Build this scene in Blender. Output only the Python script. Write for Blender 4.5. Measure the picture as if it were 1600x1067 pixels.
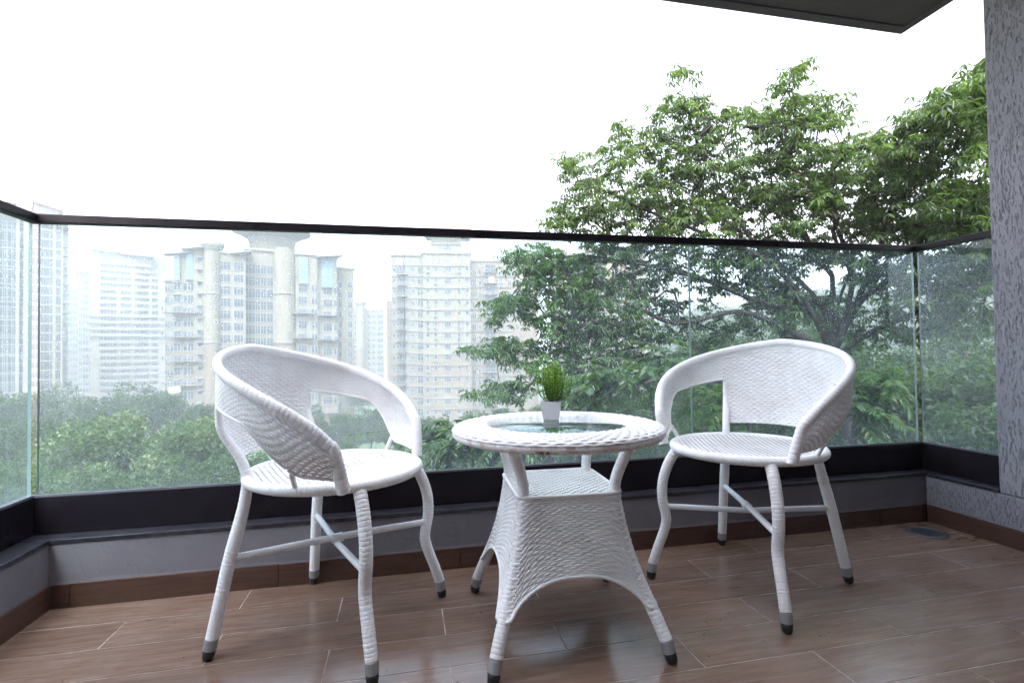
import bpy, math, random
import numpy as np
from mathutils import Vector, Matrix
rng = np.random.default_rng(7)
random.seed(7)
pi = math.pi
scene = bpy.context.scene
COL = scene.collection
for _o in list(bpy.data.objects):
    bpy.data.objects.remove(_o)

# ------------------------------------------------------------------ camera
W_PX, H_PX = 1600, 1067
YAW, PITCH, ROLL, FPX = 0.2082, 0.02148, -0.01399, 796.7
EYE = np.array([0.0, 0.0, 0.78])
def cam_axes():
    cy, sy, cp, sp = math.cos(YAW), math.sin(YAW), math.cos(PITCH), math.sin(PITCH)
    f = np.array([sy*cp, cy*cp, sp]); r = np.array([cy, -sy, 0.0]); u = np.cross(r, f)
    cr, sr = math.cos(ROLL), math.sin(ROLL)
    return cr*r + sr*u, -sr*r + cr*u, f
CR, CU, CF = cam_axes()
cam = bpy.data.cameras.new('camera'); camo = bpy.data.objects.new('camera', cam); COL.objects.link(camo)
cam.sensor_width = 36; cam.lens = FPX*36/W_PX; cam.clip_start = 0.05; cam.clip_end = 9000
M = Matrix.Identity(4)
for i in range(3):
    M[i][0], M[i][1], M[i][2], M[i][3] = CR[i], CU[i], -CF[i], EYE[i]
camo.matrix_world = M
scene.camera = camo

# ------------------------------------------------------------------ light
SUN_EL, SUN_AZ = math.radians(54), math.radians(-165)      # azimuth clockwise from +Y: high, behind the building, through cloud
world = bpy.data.worlds.new('World'); scene.world = world; world.use_nodes = True
wn = world.node_tree; wn.nodes.clear()
sky = wn.nodes.new('ShaderNodeTexSky'); sky.sky_type = 'NISHITA'; sky.sun_disc = False
sky.sun_elevation = SUN_EL; sky.sun_rotation = SUN_AZ
sky.air_density = 1.0; sky.dust_density = 6.0; sky.ozone_density = 1.0
bw = wn.nodes.new('ShaderNodeRGBToBW'); mixw = wn.nodes.new('ShaderNodeMix'); mixw.data_type = 'RGBA'
mixw.inputs[0].default_value = 0.72
tintw = wn.nodes.new('ShaderNodeMix'); tintw.data_type = 'RGBA'; tintw.blend_type = 'MULTIPLY'
tintw.inputs[0].default_value = 1.0; tintw.inputs[7].default_value = (0.96, 0.965, 1.03, 1)
bg = wn.nodes.new('ShaderNodeBackground'); bg.inputs[1].default_value = 0.15
wo = wn.nodes.new('ShaderNodeOutputWorld')
L = wn.links
L.new(sky.outputs[0], bw.inputs[0]); L.new(sky.outputs[0], mixw.inputs[6]); L.new(bw.outputs[0], mixw.inputs[7])
L.new(mixw.outputs[2], tintw.inputs[6]); L.new(tintw.outputs[2], bg.inputs[0]); L.new(bg.outputs[0], wo.inputs[0])
sun = bpy.data.lights.new('sun', 'SUN'); suno = bpy.data.objects.new('sun', sun); COL.objects.link(suno)
sun.energy = 0.6; sun.angle = math.radians(20); sun.color = (1.0, 0.97, 0.92)
sd = Vector((math.sin(SUN_AZ)*math.cos(SUN_EL), math.cos(SUN_AZ)*math.cos(SUN_EL), math.sin(SUN_EL)))
suno.rotation_euler = sd.to_track_quat('Z', 'Y').to_euler()
scene.view_settings.view_transform = 'Standard'; scene.view_settings.look = 'None'
scene.view_settings.exposure = 3.25; scene.view_settings.gamma = 1.0; scene.view_settings.use_curve_mapping = False
scene.render.engine = 'CYCLES'
cy = scene.cycles
cy.use_denoising = True; cy.max_bounces = 8; cy.diffuse_bounces = 4; cy.glossy_bounces = 3
cy.transmission_bounces = 4; cy.transparent_max_bounces = 16; cy.volume_bounces = 0
cy.caustics_reflective = False; cy.caustics_refractive = False; cy.sample_clamp_indirect = 6.0

# ------------------------------------------------------------------ small helpers
def ray(px, py):
    return CF + CR*(px - W_PX/2)/FPX - CU*(py - H_PX/2)/FPX
def at(px, py, dist):
    """world point seen at pixel, at the given horizontal distance"""
    d = ray(px, py); return EYE + d*(dist/math.hypot(d[0], d[1]))
def tag(o, label=None, cat=None, group=None, kind=None):
    if label: o['label'] = label
    if cat: o['category'] = cat
    if group: o['group'] = group
    if kind: o['kind'] = kind
    return o
def thing(name, label, cat, loc=(0, 0, 0), rz=0, group=None):
    o = bpy.data.objects.new(name, None); COL.objects.link(o); o.empty_display_size = .2
    o.location = loc; o.rotation_euler = (0, 0, rz)
    return tag(o, label, cat, group)
def meshdata(name, V, F, mats, smooth=False, matidx=None):
    me = bpy.data.meshes.new(name)
    V = np.asarray(V, dtype=np.float32).reshape(-1, 3)
    if isinstance(F, np.ndarray):
        n = F.shape[1]; nf = F.shape[0]
        me.vertices.add(len(V)); me.vertices.foreach_set('co', V.ravel())
        me.loops.add(nf*n); me.polygons.add(nf)
        me.polygons.foreach_set('loop_start', np.arange(0, nf*n, n, dtype=np.int32))
        me.loops.foreach_set('vertex_index', F.astype(np.int32).ravel())
        me.update(calc_edges=True)
    else:
        me.from_pydata([tuple(v) for v in V.tolist()], [], F)
    for m in (mats if isinstance(mats, (list, tuple)) else [mats]): me.materials.append(m)
    if smooth: me.polygons.foreach_set('use_smooth', np.ones(len(me.polygons), dtype=bool))
    if matidx is not None: me.polygons.foreach_set('material_index', np.asarray(matidx, dtype=np.int32))
    me.update()
    return me
def link(name, me, parent=None, loc=None):
    o = bpy.data.objects.new(name, me); COL.objects.link(o)
    if parent: o.parent = parent
    if loc is not None: o.location = loc
    return o
class MB:
    """collects boxes, prisms, tubes into one mesh"""
    def __init__(s): s.V = []; s.F = []; s.mi = []; s.n = 0
    def add(s, V, F, mi=0):
        V = np.asarray(V, float).reshape(-1, 3)
        s.V.append(V)
        for f in F: s.F.append([int(i) + s.n for i in f]); s.mi.append(mi)
        s.n += len(V)
    def box(s, x0, x1, y0, y1, z0, z1, mi=0):
        V = [(x, y, z) for z in (z0, z1) for y in (y0, y1) for x in (x0, x1)]
        s.add(V, [(0, 2, 3, 1), (4, 5, 7, 6), (0, 1, 5, 4), (2, 6, 7, 3), (0, 4, 6, 2), (1, 3, 7, 5)], mi)
    def prism(s, pts, z0, z1, mi=0):
        n = len(pts); V = [(p[0], p[1], z0) for p in pts] + [(p[0], p[1], z1) for p in pts]
        F = [list(range(n))[::-1], list(range(n, 2*n))] + [(i, (i+1) % n, n+(i+1) % n, n+i) for i in range(n)]
        s.add(V, F, mi)
    def lathe(s, prof, c=(0, 0), n=24, mi=0, caps=True):
        V = [(c[0]+r*math.cos(2*pi*k/n), c[1]+r*math.sin(2*pi*k/n), z) for r, z in prof for k in range(n)]
        F = [(j*n+k, j*n+(k+1) % n, (j+1)*n+(k+1) % n, (j+1)*n+k) for j in range(len(prof)-1) for k in range(n)]
        if caps: F += [list(range(n))[::-1], list(range((len(prof)-1)*n, len(prof)*n))]
        s.add(V, F, mi)
    def mesh(s, name, mats, smooth=False):
        return meshdata(name, np.concatenate(s.V), s.F, mats, smooth, s.mi)
    def build(s, name, mats, parent=None, smooth=False, bevel=0):
        o = link(name, s.mesh(name, mats, smooth), parent)
        if bevel:
            b = o.modifiers.new('bevel', 'BEVEL'); b.width = bevel; b.segments = 2; b.limit_method = 'ANGLE'
        return o
def catmull(P, n):
    P = np.asarray(P, float); Q = np.vstack([2*P[0]-P[1], P, 2*P[-1]-P[-2]]); out = []
    for i in range(len(P)-1):
        a, b, c, d = Q[i:i+4]
        for t in np.linspace(0, 1, n, endpoint=False):
            out.append(.5*((2*b) + (-a+c)*t + (2*a-5*b+4*c-d)*t*t + (-a+3*b-3*c+d)*t**3))
    out.append(P[-1]); return np.array(out)
def resample(P, step):
    d = np.r_[0, np.cumsum(np.linalg.norm(np.diff(P, axis=0), axis=1))]
    n = max(2, int(round(d[-1]/step))+1); t = np.linspace(0, d[-1], n)
    return np.stack([np.interp(t, d, P[:, k]) for k in range(3)], 1), t
def frames(P):
    T = np.gradient(P, axis=0); T /= np.linalg.norm(T, axis=1)[:, None]+1e-12
    a = np.array([0, 0, 1.0]) if abs(T[0][2]) < .9 else np.array([1.0, 0, 0])
    U = np.zeros_like(P); u = np.cross(T[0], a); u /= np.linalg.norm(u)
    for i in range(len(P)):
        u = u - T[i]*(u@T[i]); u /= np.linalg.norm(u)+1e-12; U[i] = u
    return T, U, np.cross(T, U)
def tube(P, r, n=10, closed_ends=True, flat=1.0):
    """P (m,3), r scalar or (m,) -> V, F"""
    P = np.asarray(P, float); m = len(P); r = np.broadcast_to(np.asarray(r, float), (m,))
    T, U, B = frames(P); a = np.arange(n)*2*pi/n
    V = P[:, None] + r[:, None, None]*(np.cos(a)[None, :, None]*U[:, None] + flat*np.sin(a)[None, :, None]*B[:, None])
    F = [(j*n+k, j*n+(k+1) % n, (j+1)*n+(k+1) % n, (j+1)*n+k) for j in range(m-1) for k in range(n)]
    if closed_ends: F += [list(range(n))[::-1], list(range((m-1)*n, m*n))]
    return V.reshape(-1, 3), F
def wrapped(P, r, pitch=.0095, n=14, depth=.15, seed=0, ell=1.0, tilt=.15):
    """a pole closely bound with a flat plastic strand: rounded turns with thin grooves between them"""
    rg = np.random.default_rng(seed)
    sub = 8
    Q, t = resample(catmull(P, 12), pitch/sub); m = len(Q)
    rr = np.interp(t/t[-1], np.linspace(0, 1, len(np.atleast_1d(r))), np.atleast_1d(r)) if np.ndim(r) else np.full(m, r)
    # turns of uneven width
    edges = [0.0]
    while edges[-1] < t[-1]+pitch: edges.append(edges[-1]+pitch*rg.uniform(.75, 1.25))
    edges = np.array(edges); k = np.clip(np.searchsorted(edges, t, side='right')-1, 0, len(edges)-2)
    ph = (t-edges[k])/(edges[k+1]-edges[k]); jit = rg.uniform(-.012, .012, len(edges))
    slope = rg.uniform(-.015, .035, len(edges))
    prof = 1 - depth*np.abs(2*ph-1)**9 + slope[k]*(ph-.5) + jit[k]
    T, U, B = frames(Q); a = np.arange(n)*2*pi/n
    tl = rg.uniform(.3, 1.0, len(edges))*tilt*pitch
    tl = np.interp(t, edges, tl)
    V = Q[:, None] + (rr*prof)[:, None, None]*(np.cos(a)[None, :, None]*U[:, None] + ell*np.sin(a)[None, :, None]*B[:, None]) \
        + (tl[:, None]*np.sin(a)[None, :])[:, :, None]*T[:, None]
    F = [(j*n+q, j*n+(q+1) % n, (j+1)*n+(q+1) % n, (j+1)*n+q) for j in range(m-1) for q in range(n)]
    F += [list(range(n))[::-1], list(range((m-1)*n, m*n))]
    return V.reshape(-1, 3), F
def weave(f, nu, nv, A=.0018, t=.0013, spc=5, gap=.54, nfun=None, stakes=True, seed=0, keep=None):
    """real woven strands: nv strands run along u, over and under nu stakes. f(u,v)->points"""
    rg = np.random.default_rng(seed)
    ns = nu*spc+1; u = np.linspace(0, 1, ns)
    prof = np.array([(-gap, -.1), (-gap*.55, 1), (gap*.55, 1), (gap, -.1), (gap*.55, -1), (-gap*.55, -1)])
    v = (np.arange(nv)+.5)/nv
    Ug = np.broadcast_to(u[None, :, None], (nv, ns, 6)); 
    ph = np.sin(pi*(u[None, :]*nu) + pi*np.arange(nv)[:, None])
    ph = np.sign(ph)*np.abs(ph)**.8
    # strands pinch a little where they dive behind
    Vg = v[:, None, None] + prof[None, None, :, 0]/nv*(1-.06*(1-np.abs(ph[:, :, None])))
    Vg = np.broadcast_to(Vg, (nv, ns, 6)) + rg.normal(0, .03/nv, (nv, ns, 1))*(np.arange(ns) % spc == 0)[None, :, None]
    def N(U, V_):
        if nfun is not None: return nfun(U, V_)
        e = 1e-3
        du = f(np.clip(U+e, 0, 1), V_)-f(np.clip(U-e, 0, 1), V_); dv = f(U, np.clip(V_+e, 0, 1))-f(U, np.clip(V_-e, 0, 1))
        n = np.cross(du, dv); return n/(np.linalg.norm(n, axis=-1, keepdims=True)+1e-12)
    Pt = f(Ug, np.clip(Vg, 0, 1)); Nn = N(Ug, np.clip(Vg, .002, .998))
    amp = A*(1+rg.normal(0, .12, (nv, 1, 1)))
    off = amp*ph[:, :, None] + t*prof[None, None, :, 1]
    V = Pt + Nn*off[..., None]
    idx = np.arange(nv*ns*6).reshape(nv, ns, 6)
    nx = np.roll(idx, -1, axis=2)
    F = np.stack([idx[:, :-1], nx[:, :-1], nx[:, 1:], idx[:, 1:]], -1)
    if keep is not None:
        kp = keep(Ug[..., 0], np.broadcast_to(v[:, None], (nv, ns)))
        kf = kp[:, :-1] & kp[:, 1:]
        F = F[kf]
    F = F.reshape(-1, 4)
    Vs = [V.reshape(-1, 3)]; Fs = [F]; n0 = V.size//3
    if stakes:
        us = (np.arange(nu)+.5)/nu; nn = nv+1; vv = np.linspace(0.01, .99, nn)
        w = .13/nu
        q = np.array([(-w, 0), (0, 1), (w, 0), (0, -1)])
        U2 = us[:, None, None]+q[None, None, :, 0]+0*vv[None, :, None]; V2 = np.broadcast_to(vv[None, :, None], U2.shape)
        P2 = f(np.clip(U2, 0, 1), V2)+N(np.clip(U2, .002, .998), V2)*(.0008*q[None, None, :, 1])[..., None]
        i2 = np.arange(nu*nn*4).reshape(nu, nn, 4)+n0; n2 = np.roll(i2, -1, axis=2)
        F2 = np.stack([i2[:, :-1], n2[:, :-1], n2[:, 1:], i2[:, 1:]], -1)
        if keep is not None:
            kp = keep(us[:, None]+0*vv[None, :], vv[None, :]+0*us[:, None]); F2 = F2[kp[:, :-1] & kp[:, 1:]]
        Vs.append(P2.reshape(-1, 3)); Fs.append(F2.reshape(-1, 4))
    return np.concatenate(Vs), np.concatenate(Fs)

# ------------------------------------------------------------------ materials
def mat(name, col=(.5, .5, .5), rough=.5, metal=0, spec=.5):
    m = bpy.data.materials.new(name); m.use_nodes = True
    b = m.node_tree.nodes['Principled BSDF']
    b.inputs['Base Color'].default_value = (*col, 1); b.inputs['Roughness'].default_value = rough
    b.inputs['Metallic'].default_value = metal; b.inputs['Specular IOR Level'].default_value = spec
    return m
def nd(m, t, **k):
    n = m.node_tree.nodes.new(t)
    for a, v in k.items(): setattr(n, a, v)
    return n
def lk(m, a, b): m.node_tree.links.new(a, b)
def P(m): return m.node_tree.nodes['Principled BSDF']
def coords(m, scale=(1, 1, 1), kind='Object', rot=(0, 0, 0)):
    tc = nd(m, 'ShaderNodeTexCoord'); mp = nd(m, 'ShaderNodeMapping')
    mp.inputs['Scale'].default_value = scale; mp.inputs['Rotation'].default_value = rot
    lk(m, tc.outputs[kind], mp.inputs[0]); return mp.outputs[0]
def noise(m, vec, scale=5, detail=4, rough=.55, dist=0):
    n = nd(m, 'ShaderNodeTexNoise'); n.inputs['Scale'].default_value = scale; n.inputs['Detail'].default_value = detail
    n.inputs['Roughness'].default_value = rough; n.inputs['Distortion'].default_value = dist
    if vec is not None: lk(m, vec, n.inputs['Vector'])
    return n.outputs['Fac']
def ramp(m, fac, stops):
    r = nd(m, 'ShaderNodeValToRGB'); e = r.color_ramp.elements
    while len(e) < len(stops): e.new(.5)
    for i, (p, c) in enumerate(stops):
        e[i].position = p; e[i].color = (*c, 1) if len(c) == 3 else c
    lk(m, fac, r.inputs[0]); return r.outputs[0]
def grey(a): return (a, a, a)
def mixc(m, fac, a, b, mode='MIX'):
    n = nd(m, 'ShaderNodeMix', data_type='RGBA', blend_type=mode)
    for s, v in ((0, fac), (6, a), (7, b)):
        if hasattr(v, 'is_linked') or hasattr(v, 'links'): lk(m, v, n.inputs[s])
        elif isinstance(v, (int, float)): n.inputs[s].default_value = v
        else: n.inputs[s].default_value = (*v, 1)
    return n.outputs[2]
def mth(m, op, a, b=None, c=None, clamp=False):
    n = nd(m, 'ShaderNodeMath', operation=op, use_clamp=clamp)
    for i, v in enumerate((a, b, c)):
        if v is None: continue
        if isinstance(v, (int, float)): n.inputs[i].default_value = v
        else: lk(m, v, n.inputs[i])
    return n.outputs[0]
def bump(m, h, strength=.3, dist=.01, to=None):
    b = nd(m, 'ShaderNodeBump'); b.inputs['Strength'].default_value = strength; b.inputs['Distance'].default_value = dist
    lk(m, h, b.inputs['Height']); lk(m, b.outputs[0], (to or P(m)).inputs['Normal']); return b

# white synthetic wicker: slight yellowing, a little grime
wicker = mat('white_wicker', (.78, .78, .79), .42, 0, .45)
v_ = coords(wicker)
lk(wicker, ramp(wicker, noise(wicker, v_, 9, 5), [(.3, (.72, .705, .69)), (.52, (.83, .83, .83)), (.75, (.86, .86, .87))]), P(wicker).inputs['Base Color'])
lk(wicker, ramp(wicker, noise(wicker, v_, 30, 3), [(.3, grey(.33)), (.7, grey(.55))]), P(wicker).inputs['Roughness'])
bump(wicker, noise(wicker, v_, 900, 2), .12, .0006)
wicker_worn = mat('worn_wicker_strand', (.6, .5, .46), .5)
v_ = coords(wicker_worn)
lk(wicker_worn, ramp(wicker_worn, noise(wicker_worn, v_, 45, 4), [(.35, (.62, .50, .44)), (.48, (.76, .72, .69)), (.62, (.80, .79, .78))]), P(wicker_worn).inputs['Base Color'])
white_pipe = mat('white_painted_steel', (.78, .80, .82), .25, 0, .5)
silver = mat('dull_aluminium_sleeve', (.33, .33, .335), .5, .4)
bump(silver, noise(silver, coords(silver, (60, 60, 8)), 6, 3), .15, .001)
rubber = mat('black_rubber', (.012, .011, .012), .55)
rust = mat('rust', (.13, .045, .025), .9)
dark_metal = mat('dark_plum_metal', (.030, .026, .036), .34, .0, .16)
v_ = coords(dark_metal)
lk(dark_metal, ramp(dark_metal, noise(dark_metal, v_, 14, 5), [(.3, (.006, .004, .006)), (.75, (.011, .008, .012))]), P(dark_metal).inputs['Base Color'])
lk(dark_metal, ramp(dark_metal, noise(dark_metal, v_, 5, 6, .7), [(.35, grey(.26)), (.7, grey(.55))]), P(dark_metal).inputs['Roughness'])
seal = mat('rubber_seal', (.10, .10, .11), .5)
sill_m = mat('dark_sill_strip', (.04, .038, .05), .3)
lk(sill_m, ramp(sill_m, noise(sill_m, coords(sill_m), 30, 4), [(.35, (.016, .015, .02)), (.7, (.04, .038, .046))]), P(sill_m).inputs['Base Color'])

def plaster(name, c0, c1, strength, streak=(16, 16, 3.2), dist=.006, stain=True):
    m = mat(name, c0, .85, 0, .25)
    v = coords(m); vs = coords(m, streak)
    base = ramp(m, noise(m, v, 3.2, 6), [(.3, c0), (.7, c1)])
    grit = noise(m, v, 70, 4, .6)
    sc = noise(m, vs, 5.0, 2.5, .55, .35)
    if stain:
        st = ramp(m, noise(m, coords(m, (1, 1, 2.5)), 6.5, 7, .7), [(.55, grey(0)), (.72, grey(.35))])
        base = mixc(m, st, base, (.22, .21, .21))
    lk(m, base, P(m).inputs['Base Color'])
    cut = ramp(m, sc, [(.36, grey(0)), (.43, grey(.95)), (.6, grey(1))])
    h = mth(m, 'ADD', mth(m, 'MULTIPLY', cut, 1.0), mth(m, 'MULTIPLY', grit, .55))
    bump(m, h, strength, dist); return m
rough_plaster = plaster('rough_dragged_plaster', (.235, .23, .255), (.285, .28, .305), 1.0, (42, 42, 7.5), .008, False)
parapet_plaster = plaster('grey_parapet_plaster', (.135, .125, .140), (.185, .172, .188), .22, (6, 6, 5), .003)
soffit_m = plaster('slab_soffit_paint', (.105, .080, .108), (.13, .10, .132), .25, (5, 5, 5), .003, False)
house_m = plaster('house_wall_plaster', (.56, .55, .56), (.62, .61, .62), .3, (6, 6, 5), .003, False)

# floor tiles printed like timber
tile = mat('timber_print_tile', (.2, .13, .1), .3, 0, .5)
oi = nd(tile, 'ShaderNodeAttribute', attribute_name='tile')
comb = nd(tile, 'ShaderNodeCombineXYZ'); lk(tile, mth(tile, 'MULTIPLY', oi.outputs['Fac'], 37.0), comb.inputs[0]); lk(tile, mth(tile, 'MULTIPLY', oi.outputs['Fac'], 91.0), comb.inputs[1])
def tilevec(sc):
    tc = nd(tile, 'ShaderNodeTexCoord'); add = nd(tile, 'ShaderNodeVectorMath', operation='ADD')
    mp = nd(tile, 'ShaderNodeMapping'); mp.inputs['Scale'].default_value = sc
    lk(tile, tc.outputs['Object'], add.inputs[0]); lk(tile, comb.outputs[0], add.inputs[1]); lk(tile, add.outputs[0], mp.inputs[0]); return mp.outputs[0]
g1 = noise(tile, tilevec((2.2, 26, 1)), 2.0, 7, .62, .8)
g2 = noise(tile, tilevec((5, 90, 1)), 3.0, 4, .6, .4)
g3 = noise(tile, tilevec((1.5, 4, 1)), 1.6, 3, .5)
basec = ramp(tile, g1, [(.25, (.118, .070, .048)), (.45, (.182, .115, .083)), (.6, (.24, .160, .121)), (.8, (.32, .224, .175))])
basec = mixc(tile, .35, basec, ramp(tile, g2, [(.3, (.105, .060, .040)), (.7, (.31, .205, .152))]))
basec = mixc(tile, .5, basec, ramp(tile, g3, [(.3, (.55, .52, .50)), (.7, (1.0, .98, .96))]), 'MULTIPLY')
dirt = ramp(tile, noise(tile, coords(tile), 3.5, 9, .78), [(.50, grey(0)), (.85, grey(.38))])
basec = mixc(tile, dirt, basec, (.30, .26, .24))
lk(tile, basec, P(tile).inputs['Base Color'])
P(tile).inputs['Specular IOR Level'].default_value = .75
lk(tile, ramp(tile, noise(tile, coords(tile), 4, 7, .65), [(.3, grey(.11)), (.55, grey(.18)), (.8, grey(.32))]), P(tile).inputs['Roughness'])
bump(tile, g2, .06, .001)
grout = mat('pale_grout', (.36, .31, .28), .9)
lk(grout, ramp(grout, noise(grout, coords(grout), 18, 5), [(.3, (.16, .12, .10)), (.6, (.48, .42, .37))]), P(grout).inputs['Base Color'])
skirt_m = mat('brown_skirting_tile', (.11, .055, .035), .35)
lk(skirt_m, ramp(skirt_m, noise(skirt_m, coords(skirt_m, (2, 2, 20)), 4, 5, .6, .6), [(.3, (.052, .025, .017)), (.7, (.095, .048, .034))]), P(skirt_m).inputs['Base Color'])

# rain-spotted, dusty glass: clear glass with a film of dust, streaks and standing drops
def glass_mat(name, tint=(.80, .905, .895), film=.14, drops=True, seed=0):
    m = bpy.data.materials.new(name); m.use_nodes = True; nt = m.node_tree; nt.nodes.clear()
    out = nd(m, 'ShaderNodeOutputMaterial')
    tr = nd(m, 'ShaderNodeBsdfTransparent'); tr.inputs[0].default_value = (*tint, 1)
    gl = nd(m, 'ShaderNodeBsdfGlossy'); gl.inputs['Roughness'].default_value = .03; gl.inputs[0].default_value = (.9, .95, .95, 1)
    fr_ = nd(m, 'ShaderNodeFresnel'); fr_.inputs[0].default_value = 1.45; ge = nd(m, 'ShaderNodeNewGeometry'); front = mth(m, 'SUBTRACT', 1.0, ge.outputs['Backfacing'])
    frn = mth(m, 'MULTIPLY', fr_.outputs[0], front)
    m1 = nd(m, 'ShaderNodeMixShader'); lk(m, frn, m1.inputs[0]); lk(m, tr.outputs[0], m1.inputs[1]); lk(m, gl.outputs[0], m1.inputs[2])
    if not drops:
        lk(m, m1.outputs[0], out.inputs[0]); return m
    dif = nd(m, 'ShaderNodeBsdfDiffuse'); dif.inputs[0].default_value = (.75, .80, .82, 1)
    tl = nd(m, 'ShaderNodeBsdfTranslucent'); tl.inputs[0].default_value = (.70, .85, .96, 1)
    dm = nd(m, 'ShaderNodeMixShader'); dm.inputs[0].default_value = .8; lk(m, dif.outputs[0], dm.inputs[1]); lk(m, tl.outputs[0], dm.inputs[2])
    v = coords(m)
    cloud = ramp(m, noise(m, coords(m, (1, 1, .8)), 1.7, 6, .6, .8), [(.32, grey(.25)), (.7, grey(1.0))])
    streak = ramp(m, noise(m, coords(m, (34, 34, 1.1)), 1.6, 5, .65), [(.42, grey(0)), (.75, grey(.8))])
    wipe = ramp(m, noise(m, coords(m, (1.0, 1.0, 6.0), rot=(0, .55, 0)), 1.8, 4, .6, .3), [(.52, grey(0)), (.72, grey(.9))])
    sep = nd(m, 'ShaderNodeSeparateXYZ'); lk(m, v, sep.inputs[0])
    low = nd(m, 'ShaderNodeMapRange'); low.inputs[1].default_value = .62; low.inputs[2].default_value = .33; low.inputs[3].default_value = 0; low.inputs[4].default_value = 1.3
    lk(m, sep.outputs[2], low.inputs[0])
    f = mth(m, 'ADD', mth(m, 'MULTIPLY', cloud, .75), mth(m, 'MULTIPLY', streak, .30))
    f = mth(m, 'ADD', f, mth(m, 'MULTIPLY', wipe, .32)); f = mth(m, 'ADD', f, mth(m, 'MULTIPLY', mth(m, 'POWER', low.outputs[0], 4.0), .45))
    f = mth(m, 'ADD', f, mth(m, 'MULTIPLY', mth(m, 'MULTIPLY', cloud, streak), .9))
    f = mth(m, 'MULTIPLY', f, film)
    # drops: small round beads, many sizes, denser in patches and high on the pane
    hi = nd(m, 'ShaderNodeMapRange'); hi.inputs[1].default_value = .55; hi.inputs[2].default_value = 1.1; hi.inputs[3].default_value = .12; hi.inputs[4].default_value = 1.5
    lk(m, sep.outputs[2], hi.inputs[0])
    patch = ramp(m, noise(m, coords(m, (1, 1, .7)), 3.1, 4, .6), [(.40, grey(.02)), (.64, grey(1))])
    dens = mth(m, 'MULTIPLY', patch, hi.outputs[0])
    tot = None
    for sc, size, amt in ((150, .30, .52), (300, .33, .40), (75, .20, .30)):
        vo = nd(m, 'ShaderNodeTexVoronoi'); vo.inputs['Scale'].default_value = sc; lk(m, v, vo.inputs['Vector'])
        spc = nd(m, 'ShaderNodeSeparateColor'); lk(m, vo.outputs['Color'], spc.inputs[0])
        pick = mth(m, 'LESS_THAN', spc.outputs[0], mth(m, 'MULTIPLY', dens, amt))
        rad = mth(m, 'MULTIPLY', spc.outputs[1], size)
        inside = mth(m, 'LESS_THAN', vo.outputs['Distance'], rad)
        d = mth(m, 'MULTIPLY', pick, inside); tot = d if tot is None else mth(m, 'MAXIMUM', tot, d)
    dropf = mth(m, 'MULTIPLY', tot, .52)
    facd = mth(m, 'MULTIPLY', mth(m, 'MINIMUM', mth(m, 'ADD', f, dropf), .92, clamp=True), front)
    m2 = nd(m, 'ShaderNodeMixShader'); lk(m, facd, m2.inputs[0]); lk(m, m1.outputs[0], m2.inputs[1]); lk(m, dm.outputs[0], m2.inputs[2])
    lk(m, m2.outputs[0], out.inputs[0]); return m
glass_m = glass_mat('rain_spotted_glass', (.83, .905, .93), .066)
glass_edge = mat('green_glass_edge', (.12, .18, .17), .2)
table_glass = glass_mat('table_glass', (.93, .97, .965), 0, drops=False)
for n_ in table_glass.node_tree.nodes:
    if n_.type == 'FRESNEL': n_.inputs[0].default_value = 2.1
door_glass = glass_mat('door_glass', (.7, .78, .78), 0, drops=False)

def leaf_mat(name, stops, trans=.35, rough=.38, tcol=(.22, .38, .05), spec=.5):
    m = bpy.data.materials.new(name); m.use_nodes = True; p = P(m)
    at_ = nd(m, 'ShaderNodeAttribute', attribute_name='rnd')
    c = ramp(m, at_.outputs['Fac'], stops)
    lk(m, c, p.inputs['Base Color']); p.inputs['Roughness'].default_value = rough; p.inputs['Specular IOR Level'].default_value = spec
    t = nd(m, 'ShaderNodeBsdfTranslucent'); lk(m, mixc(m, .6, c, tcol), t.inputs[0])
    mx = nd(m, 'ShaderNodeMixShader'); mx.inputs[0].default_value = trans
    lk(m, p.outputs[0], mx.inputs[1]); lk(m, t.outputs[0], mx.inputs[2])
    lk(m, mx.outputs[0], m.node_tree.nodes['Material Output'].inputs[0]); return m
leaf_big = leaf_mat('glossy_tree_leaf', [(0, (.006, .018, .005)), (.45, (.016, .041, .007)), (.8, (.032, .070, .011)), (.93, (.052, .092, .016)), (1, (.10, .10, .02))], .3, .40, spec=.3)
leaf_dark = leaf_mat('dark_tree_leaf', [(0, (.003, .009, .004)), (.5, (.0075, .020, .0075)), (1, (.020, .042, .014))], .22, .5, spec=.25)
leaf_mid = leaf_mat('mid_green_leaf', [(0, (.004, .012, .005)), (.5, (.012, .029, .010)), (1, (.031, .058, .018))], .25, .5, spec=.25)
leaf_pale = leaf_mat('pale_green_leaf', [(0, (.005, .014, .006)), (.4, (.021, .040, .015)), (.75, (.060, .088, .036)), (1, (.15, .17, .085))], .28, .5, spec=.25)
leaf_plant = leaf_mat('bright_plastic_leaf', [(0, (.018, .07, .007)), (.45, (.10, .25, .015)), (1, (.34, .50, .035))], .3, .4, (.4, .7, .08))
bark = mat('dark_bark', (.03, .025, .022), .9, 0, .2)
lk(bark, ramp(bark, noise(bark, coords(bark, (3, 3, .8)), 5, 5), [(.3, (.014, .011, .010)), (.7, (.045, .038, .033))]), P(bark).inputs['Base Color'])
ground_m = mat('wooded_ground', (.03, .05, .02), .95)
lk(ground_m, ramp(ground_m, noise(ground_m, coords(ground_m), .15, 8, .7), [(.3, (.018, .035, .014)), (.6, (.04, .07, .025)), (.8, (.09, .085, .05))]), P(ground_m).inputs['Base Color'])

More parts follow.
